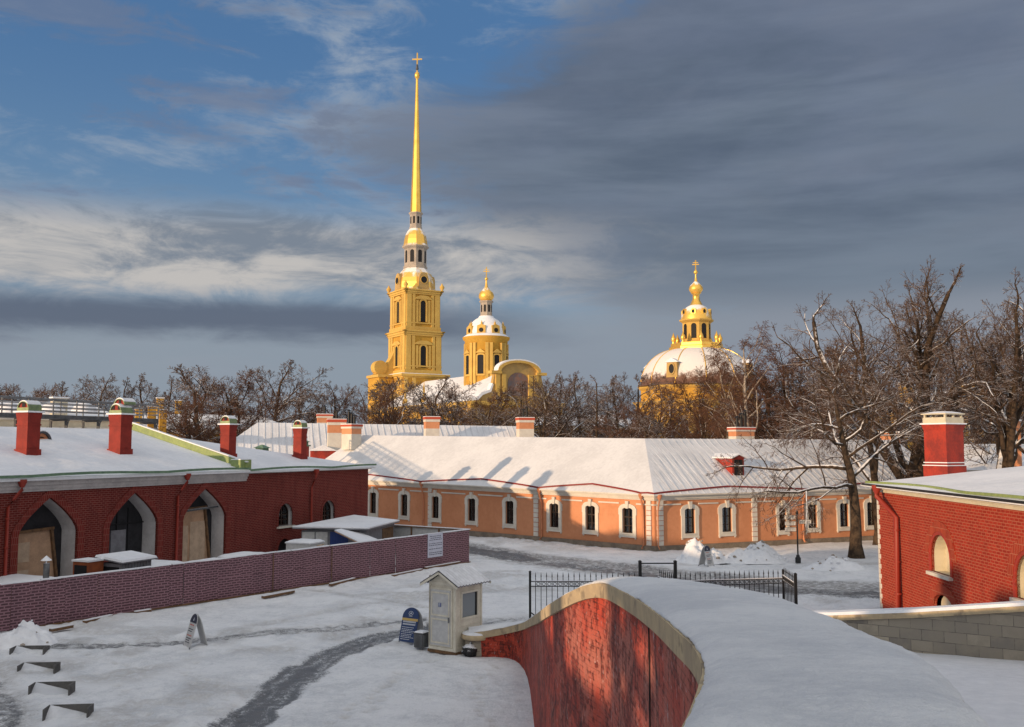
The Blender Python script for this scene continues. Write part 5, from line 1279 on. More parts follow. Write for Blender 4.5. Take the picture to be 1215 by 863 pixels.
# snow heaps
def heap(px, py, w_, l_, h_, label, seed, dirt=True, rz=0):
    c = G(px, py); mb = MB(); k = 34; vs = []
    for i in range(k+1):
        for j in range(k+1):
            u, v = i/k*2-1, j/k*2-1; r = math.hypot(u, v); z = h_*max(0,1-r**1.5)*(.62+.75*(vnoise(u*1.6+seed, v*1.6)+.3)) + .12*h_*vnoise(u*6+seed, v*6, 2)+.10*h_*abs(vnoise(u*13, v*13, seed))
            vs.append((u*w_/2, v*l_/2, z*(1 if r < .85 else max(0,(1-r)/.15))-.03))
    mb.mesh(vs, [(i*(k+1)+j,(i+1)*(k+1)+j,(i+1)*(k+1)+j+1,i*(k+1)+j+1) for i in range(k) for j in range(k)], 0, True)
    rs = random.Random(seed)
    for q in range(38 if dirt else 8):
        a = rs.uniform(0,6.28); rr_ = rs.uniform(.1,.98); s_ = rs.uniform(.04,.15)*(1 if dirt else .7); u, v = rr_*math.cos(a), rr_*math.sin(a)
        zz = h_*max(0,1-rr_**1.5)*(.62+.75*(vnoise(u*1.6+seed, v*1.6)+.3)); vs2, fs2 = lumpball(s_, q+seed, .7, 1, .6, 2); mb.mesh([(x+u*w_/2,y+v*l_/2,z+zz+.02) for x,y,z in vs2], fs2, 0 if rs.random() < .6 else 1)
    o_ = mb.obj('snow_heap', ['snow','heap_dirt']); o_.location = (c.x,c.y,0); o_.rotation_euler = (0,0,rz); tag(o_, label, 'snow heap', 'ploughed snow heaps')
mat('heap_dirt', varied((.40,.36,.31), (.24,.20,.16), 5), rough=.9)
heap(832,666,3.3,2.6,1.35,'tallest heap of ploughed snow, behind the white board near the orange house',1)
heap(893,666,4.6,2.6,1.0,'rubbly heap of ploughed snow between the white board and the signpost',5)
heap(990,676,4.2,2.2,.6,'low heap of ploughed snow between signpost and right red house',9)
heap(27,766,2.6,2.0,.75,'small white snow heap against the hoarding at the left edge',13,False)
heap(515,689,1.0,.8,.25,'tiny lump of snow near the right end of the hoarding',17,False)

# signpost
c = G(947,668); t = thing('signpost', 'black signpost with pale pointing boards in front of the orange house', 'signpost', (c.x,c.y,0))
mb = MB(); mb.tube([(0,0,.1),(0,0,2.9)], .05, 8); mb.lathe([(.17,0),(.17,.3),(.12,.34),(.10,.45),(.06,.5)], (0,0,0), 12); mb.lathe([(.05,2.85),(.09,2.95),(.07,3.04),(.02,3.12),(0,3.16)], (0,0,0), 10); mb.obj('post', 'iron_snow', t)
for (x0,x1,z,rz_) in ((-.76,-.09,2.72,0),(-.74,-.09,2.36,0),(-.74,-.09,2.0,0),(.12,.84,2.46,0)):
    mb = MB(); s_ = -1 if x0 < 0 else 1; xa, xb = (x0,x1) if s_ < 0 else (x1,x0)
    mb.prism([(x1,z-.12),(x1,z+.12),(x0,z+.12),(x0,z-.12)] , lambda a,b,o: V(a,o,b), -.015, .015, 0); pb = mb.obj('direction_board', 'sign_cream', t)
    mb = MB(); 
    for zz in (-.12,.12): mb.bar((x0,0,z+zz),(x1 if s_<0 else x0,0,z+zz),.04,.02); mb.bar((min(0,x0),0,z+zz),(max(0,x1),0,z+zz),.03,.02)
    mb.obj('bracket', 'iron', pb)
    mb = MB(); x = x0+.08
    while x < x1-.08: l = random.uniform(.04,.1); mb.box(x,min(x+l,x1-.05),-.019,-.0155,z+.01,z+.05); mb.box(x,min(x+l*.8,x1-.05),-.019,-.0155,z-.06,z-.03); x += l+.03
    mb.obj('lettering', 'ink_dark', pb)

# ================================================================== IRON FENCE AND GATE
ig = P(787,700,38); ifn = thing('iron_fence', 'black iron picket fence with ring frieze and open gate, beyond the snowy parapet', 'fence', (ig.x,38,0)); IO = ifn.location
def zpt(px, py, d): return P(px, py, d)
L0, L1 = P(629,740,38.3), P(760,730,38.3); Rr0, Rr1, Rr2 = P(802,730,38.3), P(930,730,39.2), P(945,735,36.8)
def run(A, B, ztop, name='railing_run', sp=.215):
    d = V(B.x-A.x, B.y-A.y, 0); L_ = d.length; d.normalize(); mb = MB(); n_ = int(L_/sp); a = V(A.x,A.y,0)
    for i in range(1, n_+1):
        p = a+d*(L_*i/(n_+1)); mb.bar(p+V(0,0,.12), p+V(0,0,ztop-.12), .026, .026); mb.mesh([p+V(-.022,-.022,ztop-.14),p+V(.022,-.022,ztop-.14),p+V(.022,.022,ztop-.14),p+V(-.022,.022,ztop-.14),p+V(0,0,ztop+.05)], [(0,1,4),(1,2,4),(2,3,4),(3,0,4)])
        q = p+d*(L_/(n_+1)/2)+V(0,0,ztop-.42); r_ = .065
        pts_ = [q+d*(r_*math.cos(6.283*j/10))+V(0,0,r_*math.sin(6.283*j/10)) for j in range(11)]
        mb.tube(pts_, .013, 4, cap=False)
    for z in (ztop-.33, ztop-.51, .2): mb.bar(a+V(0,0,z), a+d*L_+V(0,0,z), .05, .035)
    o_ = mb.obj(name, 'iron_snow', ifn, IO)
    mb = MB(); mb.bar(a+V(0,0,ztop-.303), a+d*L_+V(0,0,ztop-.303), .045, .02); mb.obj('snow_line', 'snow', o_, IO)
zf_ = P(629,680,38.3).z
run(L0, L1, zf_); run(Rr0, Rr1, zf_); run(Rr1, Rr2, P(945,683,36.8).z+.02, sp=.30)
for p, z, r_ in ((L0, zf_+.05, .045), (L1, P(760,666,38.3).z, .06), (Rr0, P(802,666,38.3).z, .06), (Rr1, zf_, .03), (Rr2, P(945,681,36.8).z, .05)):
    mb = MB(); mb.obox((p.x,p.y),(1,0),(0,1),r_,r_,0,z); mb.obox((p.x,p.y),(1,0),(0,1),r_*1.3,r_*1.3,z,z+.04,0,.01,.01); mb.obj('post', 'iron', ifn, IO)
mb = MB(); mb.bar(V(L1.x,L1.y,P(760,668.5,38.3).z), V(Rr0.x,Rr0.y,P(802,668.5,38.3).z), .05, .05); mb.obj('gate_lintel', 'iron_snow', ifn, IO)
run(Rr0, V(Rr0.x-.42, Rr0.y+1.7, 0), zf_-.05, 'gate_leaf')
mb = MB(); mb.bar(V(L0.x,L0.y,.6), V(L0.x+.55,L0.y,.22), .04, .04); mb.obj('brace', 'iron', ifn, IO)

# ================================================================== CATHEDRAL
CR = R(31.5)                       # right-hand (east) face turned this far
TX = (491.5-CX)/F*300
cat = thing('cathedral_tower', 'tall yellow baroque bell tower with gilded needle spire and cross', 'tower', (TX,300,0), CR)
def Z3(py, D): return P(CX, py, D).z
tz = lambda py: P(495, py, 300).z
hw_ = 5.75
def sq_fac(hw, z0, z1, side, toplevel=None):
    # local facades: side 0 = -y (east-right face), side 1 = -x (left face), 2 = +y, 3 = +x
    c = [(-hw,-hw),(hw,-hw),(hw,hw),(-hw,hw)]; e_ = {0:(c[0],c[1]),1:(c[3],c[0]),2:(c[2],c[3]),3:(c[1],c[2])}[side]
    f = Fac(e_[0], e_[1], (z0,z0), (z1,z1), z1-z0, (1000*(0,-1,0,1)[side], 1000*(-1,0,1,0)[side])); return f
def tier(parent, hw, z0, z1, win, nm, wall='yellow', trim='yellow_pale'):
    mb = MB(); mt = MB(); H = z1-z0; ops = []
    mb.box(-hw,hw,-hw,hw,z0,z1)
    for sd in range(4):
        f = sq_fac(hw, z0, z1, sd)
        for (a,b) in ((0,.14),(.17,.25),(.75,.83),(.86,1.0)): f.slab(mt, f.L*a+.0, f.L*b, 0, H*.88, -.02, .38)
        for (h0,h1,o) in ((.88,.92,.5),(.92,.97,.75),(.97,1.0,1.1)): f.slab(mt, -o, f.L+o, H*h0, H*h1, -.02, o)
        f.slab(mt, -.4, f.L+.4, 0, H*.10, -.02, .5); f.slab(mt, -.2, f.L+.2, H*.17, H*.20, -.02, .42)
        c = f.L/2; ww = f.L*.085; w0, w1 = H*win[0], H*win[1]
        inn = arch(c-ww, c+ww, w0, w1-ww, 'round'); out = arch(c-ww*1.5, c+ww*1.5, w0, w1-ww, 'round', ww*1.55)
        mt.ring(inn, out, f, 0, .35); mw = MB(); mw.prism(inn, f, 0, .05); ops.append(mw)
        f.slab(mt, c-ww*2.5, c-ww*1.8, w0-.3, w1, -.02, .35); f.slab(mt, c+ww*1.8, c+ww*2.5, w0-.3, w1, -.02, .35)
        pd = [(c-ww*3,w1+.3),(c+ww*3,w1+.3),(c+ww*2.6,w1+.9),(c+ww*1.2,w1+1.5),(c-ww*1.2,w1+1.5),(c-ww*2.6,w1+.9)]; mt.prism(pd, f, -.02, .5)
    o_ = mb.obj(nm, wall, parent); mt.obj('pilaster_order', trim, o_)
    for mw in ops: mw.obj('belfry_opening', 'dark', o_)
    return o_
zA, zB, zC_ = tz(446), tz(395), tz(347)
tier(cat, 5.9, zA, zB, (.16,.66), 'lower_stage'); tier(cat, 5.55, zB, zC_, (.22,.74), 'belfry_stage')
mb = MB(); mb.box(-7.4,7.4,-7.4,7.4,0,zA-1.2); mb.box(-12.3,-7.6,-1.0,7.4,0,zA-.9); mb.box(-12.9,-8.3,-1.6,7.4,zA-.9,zA-.1,1); 
for (o,h0,h1) in ((.3,zA-1.2,zA-.7),(.8,zA-.7,zA)): mb.box(-7.4-o,7.4+o,-7.4-o,7.4+o,h0,h1,1)
for sd in range(4):
    f = sq_fac(7.4, 0, zA, sd)
    for a in (.02,.2,.78,.9): f.slab(mb, f.L*a, f.L*(a+.08), 8, zA-1.2, -.02, .4, 1)
mb.obj('base_stage', ['yellow','yellow_pale'], cat)
mb = MB()
for (o,h0,h1) in ((.9,zA,zA+.15),): mb.box(-7.4-o+.1,7.4+o-.1,-7.4-o+.1,7.4+o-.1,h0,h1)
mb.obj('ledge_snow', 'snow_roof', cat)
# volutes on the left of the lower stage
def volute(parent, x0, z0, w_, h_, y0, y1, nm='volute'):
    pts_ = []
    for i in range(13): t = i/12; a = math.pi/2*t; pts_.append((x0-w_*(1-math.sin(a))*1.0, z0+h_*(1-math.cos(a)) if False else z0+h_*(t**1.6)))
    poly = [(x0,z0)]+[(x0-w_*(1-t)**2.2, z0+h_*t) for t in [i/10 for i in range(11)]]
    mb = MB(); mb.prism(poly, lambda a,b,o: V(a,o,b), y0, y1, 0); c = x0-w_*.72
    mb.prism([(c+w_*.34*math.cos(6.283*i/18), z0+w_*.34+w_*.34*math.sin(6.283*i/18)) for i in range(18)], lambda a,b,o: V(a,o,b), y0-.1, y1+.1, 0)
    return mb.obj(nm, 'yellow_pale', parent)
volute(cat, -5.9, zA+.1, 6.4, 9.5, 2.0, 4.6); volute(cat, -7.4, 19.5, 4.6, 6, -6.4, -3.0)
# corner vases
for sx in (-1,1):
    for sy in (-1,1):
        mb = MB(); mb.lathe([(.5,0),(.3,.3),(.7,.9),(.75,1.3),(.3,1.9),(.15,2.3),(0,2.5)], (sx*6.2,sy*6.2,zC_), 12); mb.obj('vase', 'yellow_pale', cat)
zD_, zE, zF, zG, zH = tz(319.5), tz(293), tz(272), tz(253), tz(92.5)
HD = zD_-zC_
mb = MB(); pr = [(6.6,0),(6.3,.12),(6.15,.35),(5.75,.55),(4.95,.78),(3.9,.95),(3.6,1.0)]
mb.lathe([(r, zC_+HD*t) for r,t in pr], (0,0,0), 8, 0, math.pi/8, False)
dome = mb.obj('bell_roof', 'gold_snow', cat)
for sd in range(4):
    a = (-math.pi/2, math.pi, math.pi/2, 0)[sd]; dx, dy = math.cos(a), math.sin(a); tx, ty = -dy, dx
    fn = lambda p, q, o: V(dx*(5.2+o)+tx*p, dy*(5.2+o)+ty*p, q); cz = zC_+HD*.42
    mb = MB(); mb.prism([(-1.9,zC_+.2),(1.9,zC_+.2),(1.5,cz+1.0),(1.0,cz+2.0),(0,cz+2.4),(-1.0,cz+2.0),(-1.5,cz+1.0)], fn, -1.5, .9, 0)
    cf = mb.obj('clock_dormer', 'yellow_grey', dome); mb = MB(); mb.prism([(1.05*math.cos(6.283*i/20), cz+1.05*math.sin(6.283*i/20)) for i in range(20)], fn, .9, 1.0, 0)
    mb.ring([(1.05*math.cos(6.283*i/20), cz+1.05*math.sin(6.283*i/20)) for i in range(20)], [(1.25*math.cos(6.283*i/20), cz+1.25*math.sin(6.283*i/20)) for i in range(20)], fn, .85, 1.1, 1)
    mb.obj('clock_face', ['dark','yellow_pale'], cf)
def lantern(parent, r, z0, z1, k, nm, wmat, opening=(.25,.8), gold='gold_cap'):
    mb = MB(); H = z1-z0; mb.lathe([(r*1.08,z0),(r*1.08,z0+H*.1),(r,z0+H*.12),(r,z0+H*.86),(r*1.1,z0+H*.9),(r*1.22,z0+H*.95),(r*1.22,z1)], (0,0,0), k, 0, math.pi/k, False)
    o_ = mb.obj(nm, wmat, parent); mb = MB()
    for i in range(k):
        a = 2*math.pi*i/k; dx, dy = math.cos(a), math.sin(a); ap = r*math.cos(math.pi/k); ww = ap*math.tan(math.pi/k)*.48
        fn = lambda p, q, o: V(dx*(ap+o)-dy*p, dy*(ap+o)+dx*p, q)
        mb.prism(arch(-ww, ww, z0+H*opening[0], z0+H*opening[1]-ww, 'round', None, 8), fn, -.1, .04)
    mb.obj('opening', 'dark', o_); return o_
lantern(cat, 3.45, zD_, zE, 8, 'upper_lantern', 'grey_stone')
HF = zF-zE; mb = MB(); mb.lathe([(r, zE+HF*t) for r,t in ((4.0,0),(3.7,.12),(3.55,.35),(3.2,.62),(2.6,.85),(1.95,1.0))], (0,0,0), 8, 0, math.pi/8, False); mb.obj('gilded_roof', 'gold_snow', cat)
lantern(cat, 1.85, zF, zG, 8, 'spire_lantern', 'grey_stone', (.3,.75))
mb = MB(); HS = zH-zG; mb.lathe([(2.05,zG-.3),(2.05,zG+.1)]+[(1.75*(1-t)**1.12*.80+.36+.0*t, zG+.1+HS*t) for t in [i/24 for i in range(25)]], (0,0,0), 8, 0, math.pi/8, False); mb.obj('spire', 'gold', cat)
mb = MB(); mb.lathe([(.3,zH-.4),(.7,zH),(.85,zH+.8),(.7,zH+1.5),(.25,zH+2.0),(.2,zH+2.6)], (0,0,0), 16); zc = tz(63); mb.bar((0,0,zH+2),(0,0,zc),.34,.34); mb.bar((-1.3,.9,zc-2.1),(1.3,-.9,zc-2.1),.34,.34)
mb.lathe([(.1,zH+2.2),(.5,zH+2.9),(.35,zH+4.0),(.12,zH+4.6)], (0,0,0), 8, 1); mb.obj('cross', ['gold','steel_dark'], cat)
# nave, drum and gable share the axis (local -y runs toward the east end)
nav = thing('cathedral_nave', 'yellow cathedral nave with snowy roof, domed drum and curved gable beside the bell tower', 'cathedral', (TX,300,0), CR)
NL = 61.0; NW = 13.5; ze = P(520,480,262).z; zr2 = P(540,446,270).z
mb = MB(); mb.box(-NW,NW,-NL+.5,-6,0,ze); 
fS = Fac((-NW,-NL+.5),(-NW,-6),(0,0),(ze,ze),ze,(-1000,0)); fE = Fac((-NW,-NL+.5),(NW,-NL+.5),(0,0),(ze,ze),ze,(0,-1000))
body = mb.obj('wall', 'yellow', nav)
mb = MB(); mw = MB(); 
for f, n_ in ((fS,9),(fE,3)):
    for i in range(n_+1): x = f.L*i/n_; f.slab(mb, max(0,x-.6), min(f.L,x+.6), 0, ze-1.6, -.02, .4)
    f.slab(mb, -.5, f.L+.5, ze-1.6, ze-.9, -.02, .6); f.slab(mb, -1, f.L+1, ze-.9, ze-.01, -.02, 1.0)
    for i in range(n_):
        c = f.L*(i+.5)/n_; inn = arch(c-.9,c+.9,6,12.5,'round'); mb.ring(inn, arch(c-1.4,c+1.4,5.5,12.5,'round',1.5), f, 0, .3); mw.prism(inn, f, 0, .05)
mb.obj('pilaster', 'yellow_pale', body); mw.obj('window', 'dark', body)
mb = MB(); yS, yN = -NL+1, -6.0
sheet(mb, [V(-NW-.8,yS,ze), V(-NW-.8,yN,ze), V(0,yN,zr2), V(0,yS,zr2)], .3); sheet(mb, [V(NW+.8,yS,ze), V(0,yS,zr2), V(0,yN,zr2), V(NW+.8,yN,ze)], .3)
nr = mb.obj('roof', 'snow_roof', nav)
for y in (-20,-32): mb = MB(); mb.lathe([(.8,ze+.2),(.7,ze+2),(.35,ze+2.3),(.3,ze+4.5),(0,ze+6.5)], (-NW+1,y,0), 8); mb.obj('pinnacle', 'yellow_pale', nr)
# east gable
gz = lambda py: P(615, py, 247).z
zs, zt3 = gz(441), gz(429.5); gw = 6.6
mb = MB()
poly = [(-NW,ze-2),(NW,ze-2),(NW,ze)]
poly = [(-NW-.2,0),(NW+.2,0),(NW+.2,ze)]+[(NW-1.5,ze+.2),(NW-2.8,ze+1.5),(gw+1.6,ze+2.4),(gw+1.0,ze+4.2),(gw+.9,zs-3),(gw+.4,zs-.6),(gw+.9,zs)]+[(gw*.86*math.cos(math.pi*i/14), zs+(zt3-zs)*math.sin(math.pi*i/14)) for i in range(15)]+[(-gw-.9,zs),(-gw-.4,zs-.6),(-gw-.9,zs-3),(-gw-1.0,ze+4.2),(-gw-1.6,ze+2.4),(-NW+2.8,ze+1.5),(-NW+1.5,ze+.2),(-NW-.2,ze)]
fg = lambda a,b,o: V(a, -NL-o, b)
mb.prism(poly, fg, -1.2, .0, 0); gb_ = mb.obj('gable', 'yellow_grey', nav)
mb = MB(); aI = [(gw*.86*math.cos(math.pi*i/14), zs-.2+(zt3-zs)*math.sin(math.pi*i/14)) for i in range(15)]; aO = [(gw*.98*math.cos(math.pi*i/14), zs+.1+(zt3-zs)*1.12*math.sin(math.pi*i/14)) for i in range(15)]
mb.ring(aI, aO, fg, -1.3, .9, 0, close=False); mb.prism([(-gw-1.7,zs-.7),(-gw*.8,zs-.7),(-gw*.8,zs),(-gw-1.7,zs)], fg, -1.3, .8); mb.prism([(gw*.8,zs-.7),(gw+1.7,zs-.7),(gw+1.7,zs),(gw*.8,zs)], fg, -1.3, .8)
for x in (-gw+.2, -gw+2.0, gw-1.4, gw-3.2+.0): mb.prism([(x-.5,ze),(x+.7,ze),(x+.7,zs-.7),(x-.5,zs-.7)], fg, 0, .5)
mb.prism([(-NW-.8,ze-1),(NW+.8,ze-1),(NW+.8,ze),(-NW-.8,ze)], fg, 0, .9)
mb.obj('gable_moulding', 'yellow_pale', gb_)
mb = MB(); mb.prism(arch(-3.2,3.2,ze+1.5,zs-3,'round',2.8), fg, 0, .1); mb.obj('painted_panel', 'icon_paint', gb_)
mb = MB(); mb.ring([(x*1.0,y+.0) for x,y in aO], [(x,y+.35) for x,y in aO], fg, -1.3, .8, 0, close=False); mb.ring([(-gw-1.0,ze+4.2),(-gw-1.6,ze+2.4),(-NW+2.8,ze+1.5),(-NW+1.5,ze+.2),(-NW-.2,ze)], [(-gw-1.3,ze+4.6),(-gw-2.1,ze+2.9),(-NW+2.4,ze+2.1),(-NW+1.1,ze+.9),(-NW-.4,ze+.6)], fg, -1.3, .4, 0, close=False)
mb.obj('gable_snow', 'snow_roof', gb_)
# drum
yD = -44.5; DD = 262; dz_ = lambda py: P(580, py, DD).z
z0_, z1_, z2_, z3_, z4_, z5_ = dz_(470), dz_(401), dz_(375.5), dz_(357.5), dz_(337), dz_(318)
drum = thing('cathedral_drum', 'round yellow drum with snowy dome, round dormers and gilded onion, right of the spire', 'dome', (TX+math.sin(CR)*-yD, 300+math.cos(CR)*yD, 0), CR)
mb = MB(); rD = 5.55; mb.lathe([(rD,z0_-3),(rD,z1_-1.8),(rD+.3,z1_-1.6),(rD+.3,z1_-1.0),(rD+.8,z1_-.6),(rD+.9,z1_)], (0,0,0), 32); dr_ = mb.obj('wall', 'yellow', drum)
mb = MB(); mw = MB(); mo = MB()
for i in range(8):
    a = 2*math.pi*i/8-math.pi/2; dx, dy = math.cos(a), math.sin(a)
    fn = lambda p, q, o: V(dx*(rD+o)-dy*p, dy*(rD+o)+dx*p, q)
    inn = arch(-.85,.85,z1_-10.2,z1_-5.4,'round',.3,8); mb.ring(inn, arch(-1.2,1.2,z1_-10.7,z1_-5.2,'round',.5,8), fn, -.3, .3); mw.prism(inn, fn, -.2, .1)
    mb.prism([(-1.5,z1_-4.6),(1.5,z1_-4.6),(0,z1_-3.5)], fn, -.2, .5)
    a2 = a+math.pi/8; dx2, dy2 = math.cos(a2), math.sin(a2); f2 = lambda p, q, o: V(dx2*(rD+o)-dy2*p, dy2*(rD+o)+dx2*p, q)
    mb.prism([(-1.0,z0_-2),(-.15,z0_-2),(-.15,z1_-1.8),(-1.0,z1_-1.8)], f2, -.3, .45); mb.prism([(.15,z0_-2),(1.0,z0_-2),(1.0,z1_-1.8),(.15,z1_-1.8)], f2, -.3, .45)
mb.obj('pilaster', 'yellow_pale', dr_); mw.obj('window', 'dark', dr_)
mb = MB(); Hd = z2_-z1_; mb.lathe([(rD+.8,z1_+.02),(rD+.5,z1_+.3),(rD*.95,z1_+.8)]+[(rD*.93*math.cos(t), z1_+.8+(Hd-.8)*math.sin(t)) for t in [i*.14 for i in range(9)]]+[(1.9,z2_)], (0,0,0), 32); dmo = mb.obj('dome', 'snow_roof', drum)
for i in range(8):
    a = 2*math.pi*i/8-math.pi/2; dx, dy = math.cos(a), math.sin(a); fn = lambda p, q, o: V(dx*(rD*.9+o)-dy*p, dy*(rD*.9+o)+dx*p, q)
    mb = MB(); mb.prism([(-1.2,z1_+.3),(1.2,z1_+.3),(1.15,z1_+2.8),(0,z1_+3.2),(-1.15,z1_+2.8)], fn, -1.5, .25, 0)
    mb.lathe([(.25,0),(.3,.4),(.1,.9),(0,1.3)], fn(0,z1_+3.1,-.3), 8, 0)
    dmr = mb.obj('dormer', 'yellow_pale', dmo); mb = MB(); mb.prism([(.6*math.cos(6.283*j/14), z1_+1.6+.6*math.sin(6.283*j/14)) for j in range(14)], fn, .25, .32); mb.obj('dormer_window', 'dark', dmr)
lantern(drum, 1.6, z2_-.2, z3_, 8, 'lantern', 'grey_stone', (.3,.75))
def onion(parent, r, z0, z1, ztip, zx, cr_=.9, nm='onion_dome'):
    mb = MB(); H = z1-z0; mb.lathe([(r*.55,z0-.1*H),(r*.72,z0+.02*H),(r*.98,z0+.25*H),(r,z0+.4*H),(r*.86,z0+.62*H),(r*.5,z0+.82*H),(r*.22,z1),(r*.12,z1+.35*H),(r*.1,ztip-.5)], (0,0,0), 20); o_ = mb.obj(nm, 'gold_cap', parent)
    mb = MB(); mb.lathe([(.1,ztip-.6),(.42,ztip-.25),(.5,ztip),(.3,ztip+.35),(.1,ztip+.5)], (0,0,0), 12); mb.bar((0,0,ztip),(0,0,zx),.2,.2); mb.bar((-cr_*.8,cr_*.5,zx-(zx-ztip)*.36),(cr_*.8,-cr_*.5,zx-(zx-ztip)*.36),.2,.2); mb.bar((-.5,.3,zx-(zx-ztip)*.2),(.5,-.3,zx-(zx-ztip)*.2),.14,.14); mb.obj('cross', 'gold', o_)
onion(drum, 2.1, z3_, dz_(341), dz_(331), dz_(317))

# ---------------- mausoleum
MD = 215; mx = (828-CX)/F*MD; mz = lambda py: P(828, py, MD).z
mau = thing('mausoleum', 'yellow domed mausoleum with ribbed snowy dome and gilded lantern behind the bare trees', 'building', (mx,MD,0), R(22))
zb0 = mz(459); mb = MB(); mb.lathe([(13.6,0),(13.6,zb0-3.6)], (0,0,0), 8, 0, math.pi/8, False); mb.lathe([(12.6,zb0-3.6),(12.6,zb0-.6)], (0,0,0), 8, 0, math.pi/8, False); mbw = mb.obj('wall', 'yellow', mau)
mb = MB(); mb.lathe([(13.7,zb0-4.3),(14.3,zb0-3.9),(14.5,zb0-3.5),(12.6,zb0-3.4)], (0,0,0), 8, 0, math.pi/8, False); mb.lathe([(12.7,zb0-.9),(13.2,zb0-.5),(13.4,zb0-.1)], (0,0,0), 8, 0, math.pi/8, False); mb.lathe([(13.8,6.0),(13.9,6.6)], (0,0,0), 8, 0, math.pi/8, False)
mb.obj('cornice', 'yellow_pale', mbw)
mb = MB(); mb2 = MB()
for i in range(8):
    a = 2*math.pi*i/8; dx, dy = math.cos(a), math.sin(a); ap = 13.6*math.cos(math.pi/8); fn = lambda p, q, o: V(dx*(ap+o)-dy*p, dy*(ap+o)+dx*p, q)
    for c in (-2.9,0,2.9): inn = arch(c-.75,c+.75,8,12,'round'); mb.prism(inn, fn, 0, .06); mb2.ring(inn, arch(c-1.1,c+1.1,7.6,12,'round',1.15), fn, 0, .3)
    for c in (-4.4,4.4,-1.5,1.5): mb2.prism([(c-.35,1),(c+.35,1),(c+.35,zb0-4.3),(c-.35,zb0-4.3)], fn, 0, .3)
mb.obj('window', 'dark', mbw); mb2.obj('pilaster', 'yellow_pale', mbw)
zT = mz(414.5); Hd = zT-zb0; prf = [(13.3,zb0-.05),(13.0,zb0+.3)]+[(4.2+8.3*math.cos(t), zb0+.3+(Hd-.3)*math.sin(t)) for t in [i*math.pi/2/12 for i in range(13)]]
mb = MB(); mb.lathe(prf, (0,0,0), 48, 0, 0, True); dmm = mb.obj('dome', 'dome_snow', mau)
mb = MB(); 
for i in range(12):
    a = 2*math.pi*i/12+.1; pts_ = [V((r+.04)*math.cos(a), (r+.04)*math.sin(a), z) for r, z in prf[1:]]; mb.tube(pts_, .11, 6)
mb.obj('rib', 'gold', dmm)
for a in [R(-148+90*i) for i in range(4)]:
    dx, dy = math.cos(a), math.sin(a); fn = lambda p, q, o: V(dx*(11.2+o)-dy*p, dy*(11.2+o)+dx*p, q); zz = zb0+1.4
    mb = MB(); mb.prism([(-1.3,zz),(1.3,zz),(1.15,zz+3.2),(-1.15,zz+3.2)], fn, -2.5, 1.3, 0); mb.prism([(-1.6,zz+3.2),(1.6,zz+3.2),(0,zz+4.1)], fn, -2.5, 1.5, 1)
    q_ = mb.obj('dormer', ['yellow_grey','snow_roof'], dmm); mb = MB(); el2 = lambda k_: [(.62*k_*math.cos(6.283*j/16), zz+1.8+1.0*k_*math.sin(6.283*j/16)) for j in range(16)]; mb.prism(el2(1), fn, 1.3, 1.36, 0); mb.ring(el2(1), el2(1.3), fn, 1.2, 1.5, 1); mb.obj('dormer_window', ['dark','yellow_grey'], q_)
mb = MB(); zP = mz(408.5); mb.lathe([(6.2,zT-.4),(6.2,zT+.3),(5.8,zT+.5),(5.8,zP)], (0,0,0), 8, 0, math.pi/8, False); mb.obj('gilded_platform', 'gold', mau)
for i in range(8): a = 2*math.pi*(i+.5)/8; mb = MB(); mb.lathe([(.4,0),(.3,.4),(.55,.9),(.5,1.4),(.2,2.0),(0,2.6)], (5.2*math.cos(a),5.2*math.sin(a),zP), 10); mb.obj('gilded_vase', 'gold', mau)
zQ = mz(380); lantern(mau, 3.15, zP, zQ, 8, 'lantern', 'yellow_pale', (.2,.82)); zS = mz(362)
mb = MB(); mb.lathe([(3.5,zQ),(3.4,zQ+.9),(3.0,zQ+1.9),(2.2,zQ+2.9),(1.2,zS)], (0,0,0), 16, 0, 0, True); ld = mb.obj('lantern_dome', 'gold_snow', mau)
for i in range(8): a = 2*math.pi*i/8; fn = lambda p,q,o: V(math.cos(a)*(3.1+o)-math.sin(a)*p, math.sin(a)*(3.1+o)+math.cos(a)*p, q); mb = MB(); mb.prism([(.35*math.cos(6.283*j/12), zQ+1.6+.5*math.sin(6.283*j/12)) for j in range(12)], fn, -.4, .15, 0); mb.ring([(.35*math.cos(6.283*j/12), zQ+1.6+.5*math.sin(6.283*j/12)) for j in range(12)], [(.6*math.cos(6.283*j/12), zQ+1.6+.8*math.sin(6.283*j/12)) for j in range(12)], fn, -.4, .2, 1); mb.obj('oculus', ['dark','gold'], ld)
mb = MB(); mb.lathe([(1.5,zS-.2),(1.2,zS+.4),(.8,zS+1.2),(.75,mz(350)),(1.2,mz(348))], (0,0,0), 12); mb.obj('neck', 'gold', mau)
onion(mau, 1.55, mz(348), mz(334), mz(323), mz(309), .8)

